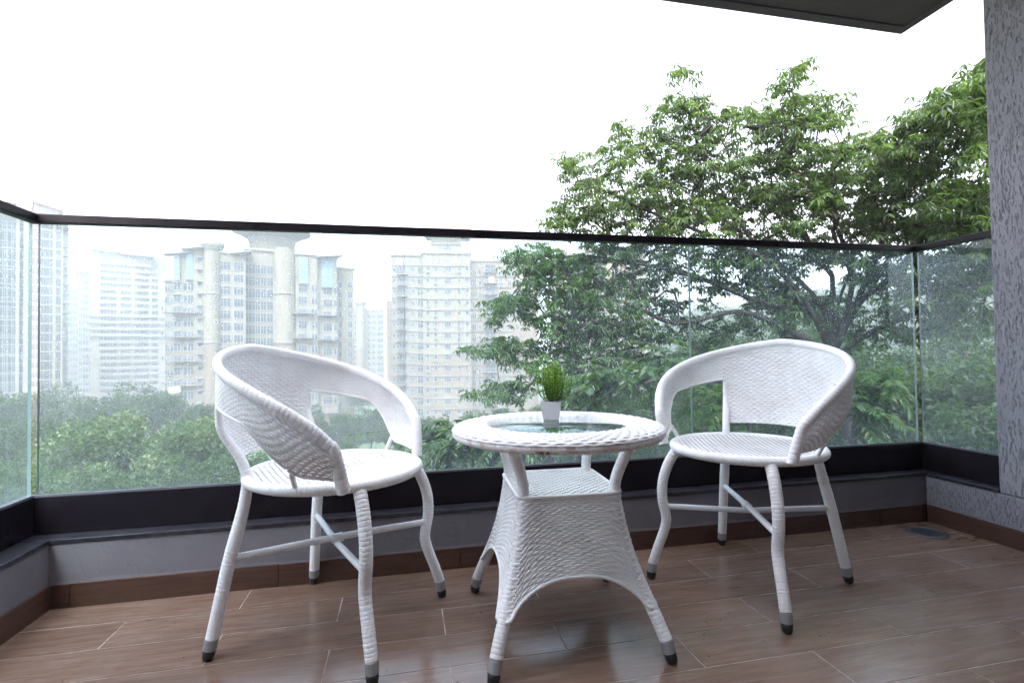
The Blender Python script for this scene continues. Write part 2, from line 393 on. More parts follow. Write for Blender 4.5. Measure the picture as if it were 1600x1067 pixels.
def wall_mat(name, c, c2=None):
    m = mat(name, c, .85, 0, .2); c2 = c2 or tuple(x*.8 for x in c)
    v = coords(m, (1, 1, .25))
    lk(m, ramp(m, noise(m, v, .9, 7, .68), [(.32, c2), (.62, c)]), P(m).inputs['Base Color']); return m
w_white = wall_mat('cream_white_render', (.145, .122, .090), (.112, .095, .071))
w_tan = wall_mat('tan_render', (.125, .095, .070), (.095, .073, .054))
w_peach = wall_mat('peach_render', (.145, .107, .077), (.112, .083, .06))
w_pale = wall_mat('pale_grey_render', (.165, .148, .122), (.13, .117, .097))
w_band = wall_mat('brown_cornice_paint', (.16, .125, .11), (.12, .095, .085))
w_grey = wall_mat('grey_render', (.125, .12, .115), (.10, .095, .09))  # greyer wall tone for some walls, a facade strip and the shelter roof
win_dark = mat('window_pane', (.022, .025, .030), .35, 0, .25)
win_blue = mat('blue_glazing', (.08, .14, .19), .25, 0, .4)
win_frame = mat('window_frame_white', (.2, .2, .2), .5)
rail_m = mat('balcony_rail_paint', (.11, .115, .125), .5)
green_glass = mat('green_balcony_glass', (.10, .20, .175), .25, 0, .6)
lamp_reflection_m = mat('lamp_reflection', (.2, .1, .04), .5)  # glowing pane standing in for an indoor lamp's reflection in the railing glass
P(lamp_reflection_m).inputs['Emission Color'].default_value = (1, .36, .07, 1); P(lamp_reflection_m).inputs['Emission Strength'].default_value = .24

# ------------------------------------------------------------------ balcony: floor
XLG, XRG, YG = -1.170, 2.342, 1.932          # glass planes
XLW, XRW, YW = -1.0965, 2.295, 1.878         # inner faces of the parapet
ZL, ZC, ZR0, ZR1 = .2139, .3354, 1.222, 1.250
YBK = -1.05                                    # house wall behind
mb = MB(); mb.box(XLW-.03, XRW+.03, YBK-.2, YW+.03, -.12, -.0008)
link('floor_grout_bed', mb.mesh('floor_grout_bed', grout)).name = 'floor_bed'
tag(bpy.data.objects['floor_bed'], 'pale grout between the timber look floor tiles', None, None, 'structure')
V = []; F = []; T = []
g = .0014
row = 0; y1 = 1.885+.1475
rowsY = [1.885+.1475*0 - .1475*k for k in range(0, 26)]
for k, yt in enumerate(rowsY):
    yb = yt-.1475; off = .105 if k % 2 == 0 else -.2015
    for j in range(-4, 6):
        x0 = off+.6125*j; x1 = x0+.6125
        a, b, c_, d = max(x0+g, XLW-.01), min(x1-g, XRW+.01), max(yb+g, YBK), min(yt-g, YW+.01)
        if b <= a or d <= c_: continue
        n = len(V); r_ = rng.random(); dz = rng.uniform(-.0003, .0003); e = .0003
        V += [(a, c_, -.004), (b, c_, -.004), (b, d, -.004), (a, d, -.004), (a+e, c_+e, dz), (b-e, c_+e, dz), (b-e, d-e, dz), (a+e, d-e, dz)]
        F += [(n+4, n+5, n+6, n+7), (n, n+1, n+5, n+4), (n+1, n+2, n+6, n+5), (n+2, n+3, n+7, n+6), (n+3, n, n+4, n+7)]
        T += [r_]*8
me = meshdata('floor', np.array(V), F, tile); me.attributes.new('tile', 'FLOAT', 'POINT').data.foreach_set('value', np.array(T, dtype=np.float32))
fl = link('floor', me); tag(fl, None, None, None, 'structure')

# skirting tiles, parapet, sill strip
par = thing('parapet_wall', 'low grey plastered parapet wall under the glass railing, brown tile skirting at its foot', 'wall')
ZS = .0737
mb = MB(); o_ = .012
# plaster: U shaped (back, left, right)
mb.box(XLW-.22, XRW+.22, YW, YW+.20, -.30, ZL-.016)
mb.box(XLW-.22, XLW, YBK, YW, -.30, ZL-.016)
mb.build('plaster', parapet_plaster, par)
mb = MB(); mb.box(XRW, XRW+.22, YBK, YW-.0005, -.30, ZL-.0165); mb.build('rough_plaster_face', rough_plaster, par)
bpy.data.objects['plaster'].name = 'plaster_face'
def skirt(x0, x1, y0, y1):
    m_ = MB(); m_.box(x0, x1, y0, y1, -.002, ZS+rng.uniform(-.0008, .0008)); m_.build('skirting_tile', skirt_m, par, bevel=.001)
for k in range(-3, 5):
    a, b = max(.19+.6125*k+.001, XLW+.0105), min(.19+.6125*(k+1)-.001, XRW-.0105)
    if b > a: skirt(a, b, YW-.009, YW-.0005)
for k in range(0, 8):
    b, a = 1.869-k*.45-.001, max(1.869-(k+1)*.45+.001, YBK)
    if b > a:
        skirt(XLW+.0005, XLW+.0095, a, b); skirt(XRW-.0095, XRW-.0005, a, b)
# thin cement fillet smeared above the skirting
for (x0, x1, y0, y1) in ((XLW+.010, XRW-.010, YW-.006, YW-.0003),):
    xs = np.linspace(x0, x1, 160); h = .004+.005*np.abs(np.sin(xs*9)+.6*np.sin(xs*23+1))
    V = [(x, y0+.004, ZS-.001) for x in xs]+[(x, y1, ZS+hh) for x, hh in zip(xs, h)]
    F = [(i, i+1, 161+i, 160+i) for i in range(159)]
    link('cement_fillet', meshdata('cement_fillet', np.array(V), F, parapet_plaster), par)
sl = MB()
sl.box(XLW-.10, XRW+.10, YW-.004, YG+.03, ZL-.0155, ZL)
sl.box(XLW-.10, XLW+.004, .76, YW-.0045, ZL-.0155, ZL)
sl.box(XRW-.004, XRW+.10, 1.589, YW-.0045, ZL-.0155, ZL)
sl.build('sill_strip', sill_m, par, bevel=.002)

# rough textured pillar at the right
pl = thing('pillar', 'rough grey lilac textured plaster pillar at the right end of the balcony', 'pillar')
mb = MB(); mb.box(XRW-.002, XRW+.30, YBK, 1.587, ZL+.002-.017, 2.358)
o = mb.build('pillar_shaft', rough_plaster, pl, bevel=.006)
# slab overhead
sb = thing('overhead_slab', 'dark underside of the balcony slab above, top edge of the photo', 'ceiling')
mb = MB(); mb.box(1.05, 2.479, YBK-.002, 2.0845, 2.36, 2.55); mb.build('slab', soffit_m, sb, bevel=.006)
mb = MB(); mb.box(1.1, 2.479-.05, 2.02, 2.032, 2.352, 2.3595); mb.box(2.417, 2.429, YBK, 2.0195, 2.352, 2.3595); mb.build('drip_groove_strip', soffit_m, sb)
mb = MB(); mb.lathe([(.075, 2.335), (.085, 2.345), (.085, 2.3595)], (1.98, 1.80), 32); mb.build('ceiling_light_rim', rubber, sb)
# house wall behind the camera with a sliding door
hw = thing('house_wall', 'plastered house wall with a sliding glass door behind the balcony, plus an added light blocking wall on the left', 'wall')
mb = MB(); mb.box(XLW-.3, -.7, YBK-.2, YBK-.003, -.1, 2.1); mb.box(1.6, XRW+.3, YBK-.2, YBK-.003, -.1, 2.1); mb.box(XLW-.3, XRW+3, YBK-.2, YBK-.003, 2.1, 9); mb.box(XLW-.32, XLW-.001, YBK-.002, .75, ZL+.003, 9)  # last box: unseen left side wall, added to cut light from behind left
mb.build('plaster_face', house_m, hw)
for x0, x1 in ((-.7, .45), (.45, 1.6)):
    mb = MB(); mb.box(x0, x1, YBK-.12, YBK-.08, 0, .06); mb.box(x0, x1, YBK-.12, YBK-.08, 2.04, 2.1); mb.box(x0, x0+.05, YBK-.12, YBK-.08, .06, 2.04); mb.box(x1-.05, x1, YBK-.12, YBK-.08, .06, 2.04)
    dr = mb.build('sliding_door', dark_metal, hw)
    mb = MB(); mb.box(x0+.05, x1-.05, YBK-.103, YBK-.097, .06, 2.04); mb.build('pane', door_glass, dr)

mb = MB(); n_ = 120; xs_ = np.linspace(-.64, 1.54, n_)
mb.add([(x, YBK-.15+.018*math.sin(k*1.1), z) for z in (.03, 2.05) for k, x in enumerate(xs_)], [(k, k+1, n_+k+1, n_+k) for k in range(n_-1)])
mb.build('bounce_curtain', mat('grey_curtain', (.35, .34, .34), .9), hw)  # unseen curtain behind the door, added to bounce light forward

# ------------------------------------------------------------------ railing
rl = thing('glass_railing', 'frameless glass balcony railing with dark metal top rail, panes spotted with rain', 'railing')
def lpath(off, z0, z1, yend=YBK):      # mitred U section between two offsets
    a, b = off
    Fo = [(XLG-b, yend), (XLG-b, YG+b), (XRG+b, YG+b), (XRG+b, yend)]; Fi = [(XLG-a, yend), (XLG-a, YG+a), (XRG+a, YG+a), (XRG+a, yend)]
    V = [(x, y, z) for z in (z0, z1) for P_ in (Fo, Fi) for x, y in P_]
    F = []
    for i in range(3):
        F += [(8+i, 8+i+1, 12+i+1, 12+i), (i, 4+i, 4+i+1, i+1), (i, i+1, 9+i, 8+i), (4+i, 12+i, 13+i, 5+i)]
    F += [(0, 8, 12, 4), (3, 7, 15, 11)]
    return V, F
mb = MB(); mb.add(*lpath((-.012, .020), ZR0, ZR1)); mb.build('top_rail', dark_metal, rl, bevel=.0025)
mb = MB(); mb.add(*lpath((0, .046), ZL+.0005, ZC)); ch = mb.build('base_channel', dark_metal, rl, bevel=.002)
mb = MB(); mb.add(*lpath((.0015, .006), ZC+.0006, ZC+.007)); mb.build('glazing_seal', seal, rl)
gt = .010; gy = YG+.008
def pane(x0, x1, y0, y1, horiz):
    m_ = MB()
    z0, z1 = ZC+.001, ZR0-.0005
    m_.box(x0, x1, y0, y1, z0, z1)
    o = m_.build('glass_pane', [glass_m, glass_edge], rl)
    idx = [1 if abs(p.normal.x if horiz else p.normal.y) > .9 else 0 for p in o.data.polygons]
    o.data.polygons.foreach_set('material_index', idx)
    return o
for x0, x1 in ((XLG+.004, -.0005), (.0035, 1.1765), (1.1805, XRG-.006)): pane(x0, x1, gy, gy+gt, True)
pane(XLG-.008-gt, XLG-.008, YBK, YG-.0, False); pane(XRG+.008, XRG+.008+gt, YBK, YG-.0, False)
joint_m = mat('pale_silicone', (.34, .40, .40), .35)
for x, hw_, jm in ((.0015, .0009, joint_m), (1.1785, .0018, joint_m)):
    mb = MB(); mb.box(x-hw_, x+hw_, gy+.001, gy+gt-.001, ZC+.008, ZR0-.001); mb.build('silicone_joint', jm, rl)

# floor drain
drain_m = mat('tarnished_steel', (.10, .10, .11), .5, .6)
dr = thing('floor_drain', 'round steel drain grating set in the floor tiles by the right skirting', 'drain', (2.138, 1.754, 0.0008))
mb = MB(); mb.lathe([(.074, 0), (.074, .002), (.060, .0035), (.052, .0015), (.052, .0004)], n=40, caps=False); mb.build('rim', drain_m, dr, True)
mb = MB(); mb.lathe([(.052, .0002), (.001, .0003)], n=40, caps=False); mb.build('well', rubber, dr)
mb = MB()
for k in range(-3, 4):
    h = math.sqrt(max(.0025-(k*.014)**2, 1e-5)); mb.box(k*.014-.003, k*.014+.003, -h, h, .0006, .0026)
mb.build('grating', drain_m, dr)
# crumbs of dirt and a dead leaf scrap on the floor
mb = MB(); rg = np.random.default_rng(3)
for k in range(150):
    x, y = rg.uniform(-1.0, 2.2), rg.uniform(.9, 1.85); s = rg.uniform(.0008, .0028); a = rg.uniform(0, pi)
    pts = [(x+s*math.cos(a+t)*rg.uniform(.5, 1.4), y+s*math.sin(a+t)*rg.uniform(.4, 1)) for t in (0, 1.2, 2.6, 3.9, 5.1)]
    mb.prism(pts, .0004, .0004+s*.4)
tag(mb.build('floor_grit', mat('grit', (.05, .035, .03), .9)), 'tiny crumbs of dirt scattered over the floor tiles', 'dirt', None, 'stuff')

# ------------------------------------------------------------------ chair
CH = dict(a=.3019, b=.2685, y0=-.0223, thm=2.32, zt=.8054, zb=.4764, e=1.38, e2=.51)
def hoop(th):
    t = np.clip(np.abs(th)/CH['thm'], 0, 1)
    z = CH['zb']+(CH['zt']-CH['zb'])*np.power(np.clip(1-t**CH['e'], 0, 1), CH['e2'])
    return np.stack([CH['a']*np.sin(th), CH['y0']-CH['b']*np.cos(th), z], -1)
SR, SZ = .232, .452
def shell(th, s):
    """surface hanging from the hoop (s=0) to the seat rim (s=1)"""
    th = np.asarray(th, float); s = np.asarray(s, float)
    H = hoop(th); k = np.clip(np.abs(th)*.97, 0, 2.2)*np.sign(th)
    S = np.stack([SR*np.sin(k), -SR*np.cos(k), np.full_like(th, SZ+.006)], -1)
    Q = H+(S-H)*s[..., None]
    # gentle belly outward
    rad = np.stack([np.sin(th), -np.cos(th), 0*th], -1)
    return Q+rad*(.028*np.sin(pi*np.clip(s, 0, 1)))[..., None]
THP = math.radians(41)
def wband(th):
    d = np.degrees(np.abs(th)); x = np.clip((d-80)/(110-80), 0, 1); x = x*x*(3-2*x)
    return .345+(.84-.345)*x
chair_parts = {}
def pole(name, pts, r, seed, parent, **k):
    V, F = wrapped(pts, r, seed=seed, **k); return link(name, meshdata(name, V, F, k.get('m', wicker), True), parent)
def make_chair(label, loc, rz):
    t = thing('wicker_chair', label, 'chair', loc, rz, 'white wicker armchairs')
    # seat: strands parallel to the sitter's left-right, trimmed to a disc, slightly dished
    R = SR-.004
    def fs(u, v):
        y = R*(2*v-1); ch = np.sqrt(np.clip(R*R-y*y, 1e-8, None)); x = np.clip(R*(2*u-1), -ch, ch)
        return np.stack([x, y+0*x, SZ+.004-.010*(1-(x*x+y*y)/(R*R))+0*x], -1)
    V, F = weave(fs, 42, 38, A=.0020, t=.0012, gap=.50, spc=6, nfun=lambda u, v: np.broadcast_to(np.array([0, 0, 1.]), u.shape+(3,)), seed=1,
                 keep=lambda u, v: ((2*u-1)**2+(2*v-1)**2) < 1.01)
    st = link('seat', meshdata('seat', V, F, wicker, True), t)
    a = np.linspace(0, 2*pi, 73); rim = np.stack([SR*np.sin(a), -SR*np.cos(a), np.full_like(a, SZ-.004)], -1)
    V, F = wrapped(rim, .0150, pitch=.012, seed=5, n=14, depth=.15, tilt=.9); link('seat_rim', meshdata('seat_rim', V, F, wicker, True), st)
    # hoop
    th = np.linspace(-CH['thm']*.99, CH['thm']*.99, 80); Hh = hoop(th)
    end = [np.array([[s*.214, .156, SZ-.004]]) for s in (-1, 1)]
    Hh = np.vstack([end[0], Hh[1:-1], end[1]])
    V, F = wrapped(Hh, [.0175, .0170, .0145, .0125, .0120, .0125, .0145, .0170, .0175], pitch=.014, seed=8, n=18, depth=.12, ell=.85, tilt=.35); link('hoop', meshdata('hoop', V, F, wicker, True), t)
    # back panel
    f = lambda u, v: shell((2*u-1)*(THP+.015*(1-v)), .015+v*.865)
    V, F = weave(f, 32, 34, A=.0014, t=.0014, seed=2, gap=.57); link('backrest', meshdata('backrest', V, F, wicker, True), t)
    # arm bands
    for s in (-1, 1):
        def fb(u, v, s=s):
            th_ = s*(THP+.01+(math.radians(127)-THP)*u); return shell(th_, .02+v*(wband(th_)-.02))
        V, F = weave(fb, 44, 14, A=.0009, t=.0012, seed=4+s, gap=.52)
        ar = link('armrest', meshdata('armrest', V, F, wicker, True), t)
        # bound lower edge, and the short post down to the seat
        u = np.linspace(0, .69, 40); E_ = fb(u, np.ones_like(u))
        V, F = wrapped(E_, .0042, pitch=.008, seed=9, n=8); link('edge_binding', meshdata('edge_binding', V, F, wicker, True), ar)
        thb = s*math.radians(103); q0 = shell(thb, .79); q1 = shell(thb*.985, 1.0); q1[2] = SZ-.004
        V, F = wrapped(np.array([q0, (q0+q1)/2, q1]), .0068, pitch=.008, seed=10, n=10); link('arm_post', meshdata('arm_post', V, F, wicker, True), ar)
        u = np.linspace(.70, 1, 14); E_ = fb(u, np.ones_like(u))
        V, F = wrapped(E_, .0045, pitch=.008, seed=11, n=8); link('edge_binding', meshdata('edge_binding', V, F, wicker, True), ar)
    # legs: back legs run straight up into the backrest posts, front legs are S shaped
    for s in (-1, 1):
        foot = np.array([s*.224, -.234, .0]); seatp = np.array([s*.160, -.168, SZ-.005])
        d = (seatp-foot)/np.linalg.norm(seatp-foot); p0 = foot+d*.052
        OUT = np.array([s*.66, -.75, 0])*.006; top = shell(s*(THP-.02), .40); mid = shell(s*(THP-.01), .62)+OUT
        V, F = wrapped(np.array([p0, foot*.5+seatp*.5, seatp, mid, shell(s*(THP-.015), .50)+OUT*.6, top]), [.0160, .0165, .0170, .0145, .0125, .0085], pitch=.0105, seed=20+s, n=16)
        lg = link('leg', meshdata('leg', V, F, wicker, True), t); cap_foot(foot, d, lg)
        rf = np.array([s*.224, .235, 0.0]); rd = rf/np.linalg.norm(rf)
        def rp(r_, z): return np.array([rd[0]*r_, rd[1]*r_, z])
        pts = [rp(.3165, .052), rp(.300, .10), rp(.274, .17), rp(.268, .21), rp(.279, .27), rp(.277, .33), rp(.258, .39), rp(.226, .445)]
        d = (pts[0]-rf); d /= np.linalg.norm(d)
        V, F = wrapped(np.array(pts), [.0158, .0163, .0168, .0172], pitch=.0105, seed=30+s, n=16)
        lg = link('leg', meshdata('leg', V, F, wicker, True), t); cap_foot(rf, d, lg)
    # crossed stretchers: one bound, one bare painted pipe
    zc = .248
    A_ = np.array([.190, -.199, zc]); C_ = np.array([-.190, .199, zc])
    V, F = wrapped(np.array([A_, (A_+C_)/2+[0, 0, .004], C_]), .0095, pitch=.009, seed=41, n=10); link('stretcher', meshdata('stretcher', V, F, wicker, True), t)
    D_ = np.array([-.190, -.199, zc-.001]); B_ = np.array([.190, .199, zc-.001])
    V, F = tube(np.array([D_, (D_+B_)/2-[0, 0, .012], B_]), .0092, 14); link('stretcher', meshdata('stretcher', V, F, white_pipe, True), t)
    V, F = tube(np.array([D_*.22, D_*.22*0, B_*.1])+np.array([0, 0, zc*.0]), .0, 6)
    V, F = wrapped(np.array([[.012, -.012, zc+.003], [0, 0, zc+.002], [-.012, .012, zc+.003]]), .0135, pitch=.006, seed=43, n=12)
    link('binding_knot', meshdata('binding_knot', V, F, wicker, True), t)
    return t
def cap_foot(foot, d, lg, r=.0164):
    a = foot+d*.026; b = foot+d*.0545
    V, F = tube(np.array([a, a+(b-a)*.03, b-(b-a)*.03, b]), [r*.96, r, r*1.02, r*.98], 20); link('leg_sleeve', meshdata('leg_sleeve', V, F, silver, False), lg)
    V, F = tube(np.array([foot+d*.0005, foot+d*.004, foot+d*.016, foot+d*.0285]), [r*.55, r*.78, r*.92, r*.97], 18); 
    V[:, 2] = np.maximum(V[:, 2], 0.0003)
    link('rubber_foot', meshdata('rubber_foot', V, F, rubber, True), lg)
def copy_tree(o, parent=None):
    c = o.copy(); COL.objects.link(c)
    if parent: c.parent = parent
    for ch_ in list(o.children): copy_tree(ch_, c)
    return c
cl = make_chair('white round wicker armchair at the left, its arm side nearest us, facing the table', (-.1962, 1.5665, 0), -.4441-pi/2)
cr = copy_tree(cl); cr.location = (1.1294, 1.5383, 0); cr.rotation_euler = (0, 0, 3.6127-pi/2)
cr['label'] = 'white round wicker armchair at the right, its open front facing the table, near the pillar'

# ------------------------------------------------------------------ table
tb = thing('wicker_table', 'small round white wicker table with a glass centre between the two armchairs', 'table', (.432, 1.428, 0), math.radians(-2.5))
TZ = .573
def ring(u, v):
    a = 2*pi*u
    s = v
    r = np.interp(s, [0, .06, .72, .86, 1], [.196, .203, .285, .298, .3025]); z = np.interp(s, [0, .06, .4, .72, .86, 1], [-.012, .001, .003, -.001, -.006, -.014])
    return np.stack([r*np.cos(a), r*np.sin(a), TZ+z], -1)
V, F = weave(ring, 96, 9, A=.0013, t=.0020, seed=6, spc=5, gap=.53); top = link('tabletop_ring', meshdata('tabletop_ring', V, F, wicker, True), tb)
a = np.linspace(0, 2*pi, 97); Q = np.stack([.2905*np.cos(a), .2905*np.sin(a), np.full_like(a, TZ-.021)], -1)
V, F = wrapped(Q, .0122, pitch=.0085, seed=7, n=14, depth=.08, tilt=.3); link('rim', meshdata('rim', V, F, wicker_worn, True), top)
mb = MB(); mb.lathe([(.20, TZ-.040), (.284, TZ-.036)], n=64, caps=False); mb.build('underside', wicker, top)
mb = MB()
for q, w_, h_ in ((-111.5, .0062, .0042), (-108.6, .0045, .0036), (-113.4, .0030, .0016)):
    a = math.radians(q); c0 = np.array([.3052*math.cos(a), .3052*math.sin(a), TZ-.027]); e1 = np.array([-math.sin(a), math.cos(a), 0]); pp = [c0+e1*w_*math.cos(t_)*rng.uniform(.6, 1.2)+np.array([0, 0, 1])*h_*math.sin(t_)*rng.uniform(.6, 1.2) for t_ in np.arange(9)*.698]
    n9 = [p_-np.array([math.cos(a), math.sin(a), 0])*.003 for p_ in pp]
    mb.add(pp+n9, [list(range(9)), list(range(9, 18))[::-1]]+[(k, (k+1) % 9, 9+(k+1) % 9, 9+k) for k in range(9)])
mb.build('rust_spot', rust, top)
mb = MB(); mb.lathe([(.199, TZ-.010), (.2005, TZ-.008), (.2005, TZ-.004), (.199, TZ-.003)], n=72); mb.build('glass_top', table_glass, tb, True)
tb.children[-1].data.polygons.foreach_set('use_smooth', np.zeros(len(tb.children[-1].data.polygons), dtype=bool))
ZH = .405
prof = [(.0, .2265, .2385), (.052, .216, .226), (.10, .200, .206), (.15, .182, .184), (.20, .165, .166), (.26, .148, .149), (.32, .135, .136), (.38, .126, .127), (.405, .1245, .126), (.44, .128, .130), (.49, .142, .145), (.555, .165, .168)]
def edge(z): 
    zz = [p[0] for p in prof]; return np.interp(z, zz, [p[1] for p in prof]), np.interp(z, zz, [p[2] for p in prof])
for sx in (-1, 1):
    for sy in (-1, 1):
        pts = np.array([[sx*p[1], sy*p[2], p[0]] for p in prof[1:]]); foot = np.array([sx*prof[0][1], sy*prof[0][2], 0])
        d = pts[0]-foot; d /= np.linalg.norm(d)
        V, F = wrapped(pts, [.0165, .0165, .0145, .0150, .0155], pitch=.0105, seed=50+sx+2*sy, n=16)
        lg = link('leg', meshdata('leg', V, F, wicker, True), tb); cap_foot(foot, d, lg, .0165)
# woven apron panels, wrapped round the corner poles, with an arched lower edge
for side in range(4):
    def fp(u, v, side=side):
        u = np.clip(u, 0, 1); a0 = np.abs(2*u-1); zb = .128+.080*np.power(np.clip(1-(a0/.88)**2.6, 0, 1), .62)
        z = ZH-(ZH-zb)*v; ex, ey = edge(z); hx, hy = ex+.0165, ey+.0165; rc = .027
        if side >= 2: hx, hy = hy, hx
        La = hx-rc; Lc = rc*pi/4; tot = La+Lc; sg = np.sign(2*u-1); q = a0*tot
        ang_ = np.clip((q-La)/rc, 0, pi/4); X_ = np.minimum(q, La)+rc*np.sin(ang_); Y_ = hy-rc+rc*np.cos(ang_)
        X_ = sg*X_
        if side == 0: return np.stack([X_, -Y_, z], -1)
        if side == 1: return np.stack([-X_, Y_, z], -1)
        if side == 2: return np.stack([Y_, X_, z], -1)
        return np.stack([-Y_, -X_, z], -1)
    V, F = weave(fp, 20, 34, A=.0014, t=.0015, seed=60+side, spc=7, gap=.55)
    ap = link('apron_panel', meshdata('apron_panel', V, F, wicker, True), tb)
    u = np.linspace(0.03, .97, 60); V, F = wrapped(fp(u, np.ones_like(u)), .005, pitch=.009, seed=61, n=8); link('edge_binding', meshdata('edge_binding', V, F, wicker, True), ap)
    u = np.linspace(0.0, 1, 30); V, F = wrapped(fp(u, np.zeros_like(u))+[0, 0, -.002], .0055, pitch=.010, seed=61, n=8); link('top_binding', meshdata('top_binding', V, F, wicker, True), ap)
def fsh(u, v): return np.stack([.138*(2*u-1), .140*(2*v-1), ZH+0*u+0*v], -1)
V, F = weave(lambda u, v: fsh(*np.broadcast_arrays(u, v)), 22, 26, A=.0018, t=.0013, seed=70, nfun=lambda u, v: np.broadcast_to(np.array([0, 0, 1.]), np.broadcast(u, v).shape+(3,)))
link('shelf', meshdata('shelf', V, F, wicker, True), tb)

# potted plant on the table
pt = thing('potted_plant', 'tiny bright green artificial shrub in a tapered white square pot on the glass table top', 'plant', (.449, 1.545, TZ-.0028), math.radians(-24))
potm = mat('white_plastic_pot', (.80, .79, .82), .28)
mb = MB(); b0, b1, h = .0225, .0315, .056
def sq(s, z): return [(-s, -s, z), (s, -s, z), (s, s, z), (-s, s, z)]
Vp = sq(b0, 0)+sq(b1, h)+sq(b1-.002, h)+sq(b1-.004, h-.010)
Fp = [(3, 2, 1, 0)]+[(i, (i+1) % 4, 4+(i+1) % 4, 4+i) for i in range(4)]+[(4+i, 4+(i+1) % 4, 8+(i+1) % 4, 8+i) for i in range(4)]+[(8+i, 8+(i+1) % 4, 12+(i+1) % 4, 12+i) for i in range(4)]+[(12, 13, 14, 15)]
mb.add(Vp, Fp); mb.build('pot', potm, pt, bevel=.0012)
def leaves(C, D, Up, Lh, Wd, fold=.25, droop=.0):
    """lance-shaped folded leaves; C base, D direction, Up approx normal -> V,F"""
    n = len(C); D = D/np.linalg.norm(D, axis=1)[:, None]; S = np.cross(D, Up); S /= np.linalg.norm(S, axis=1)[:, None]+1e-9; N = np.cross(S, D)
    Lh = np.asarray(Lh).reshape(-1, 1); Wd = np.asarray(Wd).reshape(-1, 1)
    b = C; t_ = C+D*Lh-N*Lh*droop
    l1 = C+D*Lh*.30+S*Wd*.42+N*Wd*fold; l2 = C+D*Lh*.68+S*Wd*.36+N*Wd*fold*.8-N*Lh*droop*.4
    r1 = C+D*Lh*.30-S*Wd*.42+N*Wd*fold; r2 = C+D*Lh*.68-S*Wd*.36+N*Wd*fold*.8-N*Lh*droop*.4
    V = np.stack([b, l1, l2, t_, r2, r1], 1).reshape(-1, 3); k = np.arange(n)[:, None]*6
    F = np.concatenate([k+np.array([[0, 1, 2, 3]]), k+np.array([[0, 3, 4, 5]])])
    return V, F
def leafmesh(name, V, F, m, rnd):
    me_ = meshdata(name, V, F, m); me_.attributes.new('rnd', 'FLOAT', 'POINT').data.foreach_set('value', np.repeat(rnd, 6).astype(np.float32)); return me_
rg = np.random.default_rng(11); C = []; D = []; R_ = []; stems = MB()
for k in range(30):
    a = rg.uniform(0, 2*pi); q = rg.random()**.6; spread = .056*q; hh = (.055+.088*rg.random()**.8)*(1-.12*q)
    base = np.array([.010*q*math.cos(a), .010*q*math.sin(a), .045]); tip = base+np.array([spread*math.cos(a), spread*math.sin(a), hh])
    mid = (base+tip)/2+np.array([.018*q*math.cos(a), .018*q*math.sin(a), -.008])
    Pth = catmull([base, mid, tip], 8); stems.add(*tube(Pth, .0009, 5))
    n = int(hh/.0036)
    for j in range(n):
        f_ = .2+.8*j/n; i = f_*(len(Pth)-1); i0 = int(i); p = Pth[i0]*(1-(i-i0))+Pth[min(i0+1, len(Pth)-1)]*(i-i0)
        for w in range(2):
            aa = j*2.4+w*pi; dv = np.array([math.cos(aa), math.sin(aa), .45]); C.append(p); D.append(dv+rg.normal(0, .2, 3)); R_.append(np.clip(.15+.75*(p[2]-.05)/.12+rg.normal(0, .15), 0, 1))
C = np.array(C); D = np.array(D); n = len(C); up = np.tile([0.1, .2, 1.0], (n, 1))
V, F = leaves(C, D, up, rg.uniform(.007, .0135, n), rg.uniform(.0045, .0068, n)); link('foliage', leafmesh('foliage', V, F, leaf_plant, np.array(R_)), pt)
stems.build('stems', leaf_dark, pt)
#@@BG@@
# ------------------------------------------------------------------ ground, hills
GZ = -20.0
xs = np.r_[-3000, -1200, -500, np.arange(-240, 420, 20), 500, 1200, 3000]; ys = np.r_[2.6, np.arange(20, 420, 20), 500, 700, 1200, 3000]
gx, gy_ = np.meshgrid(xs, ys)
gz = GZ+1.2*np.sin(gx*.031+1)*np.cos(gy_*.027)
hill = lambda x, y: 0
V = np.stack([gx, gy_, gz], -1).reshape(-1, 3); nx_, ny_ = len(xs), len(ys)
i = np.arange(nx_*ny_).reshape(ny_, nx_); F = np.stack([i[:-1, :-1], i[:-1, 1:], i[1:, 1:], i[1:, :-1]], -1).reshape(-1, 4)
tag(link('ground', meshdata('ground', V, F, ground_m, True)), 'wooded ground far below the balcony', None, None, 'structure')

# ------------------------------------------------------------------ apartment buildings
WINCACHE = {}
def add_window(mb_, w, h, kind, ox=0, oy=0, oz=0, blue=False):
    """window centred at (ox,oz); wall face at y=oy, outside is -y"""
    pm = 1 if not blue else 2
    fr = .07; x0, x1, z0, z1 = ox-w/2, ox+w/2, oz-h/2, oz+h/2
    mb_.box(x0, x1, oy-.02, oy+.03, z0, z1, pm)
    for a in ((x0-fr, x1+fr, z1, z1+fr), (x0-fr, x1+fr, z0-fr, z0)): mb_.box(a[0], a[1], oy-.10, oy+.02, a[2], a[3], 0)
    for a in ((x0-fr, x0), (x1, x1+fr)): mb_.box(a[0], a[1], oy-.10, oy+.02, z0, z1, 0)
    n = 3 if w > 1.6 else (2 if w > .8 else 1)
    for k in range(1, n): x = x0+w*k/n; mb_.box(x-.035, x+.035, oy-.06, oy-.021, z0, z1, 0)
    if h > 1.1: mb_.box(x0, x1, oy-.055, oy-.021, oz+h*.18, oz+h*.18+.05, 0)
    if kind == 'hood': mb_.box(x0-.15, x1+.15, oy-.55, oy, z1+.12, z1+.2, 0)
    if kind == 'ac':
        mb_.box(ox-.4, ox+.4, oy-.45, oy-.01, z0-.75, z0-.2, 0); mb_.box(ox-.3, ox+.25, oy-.46, oy-.451, z0-.68, z0-.28, 1)
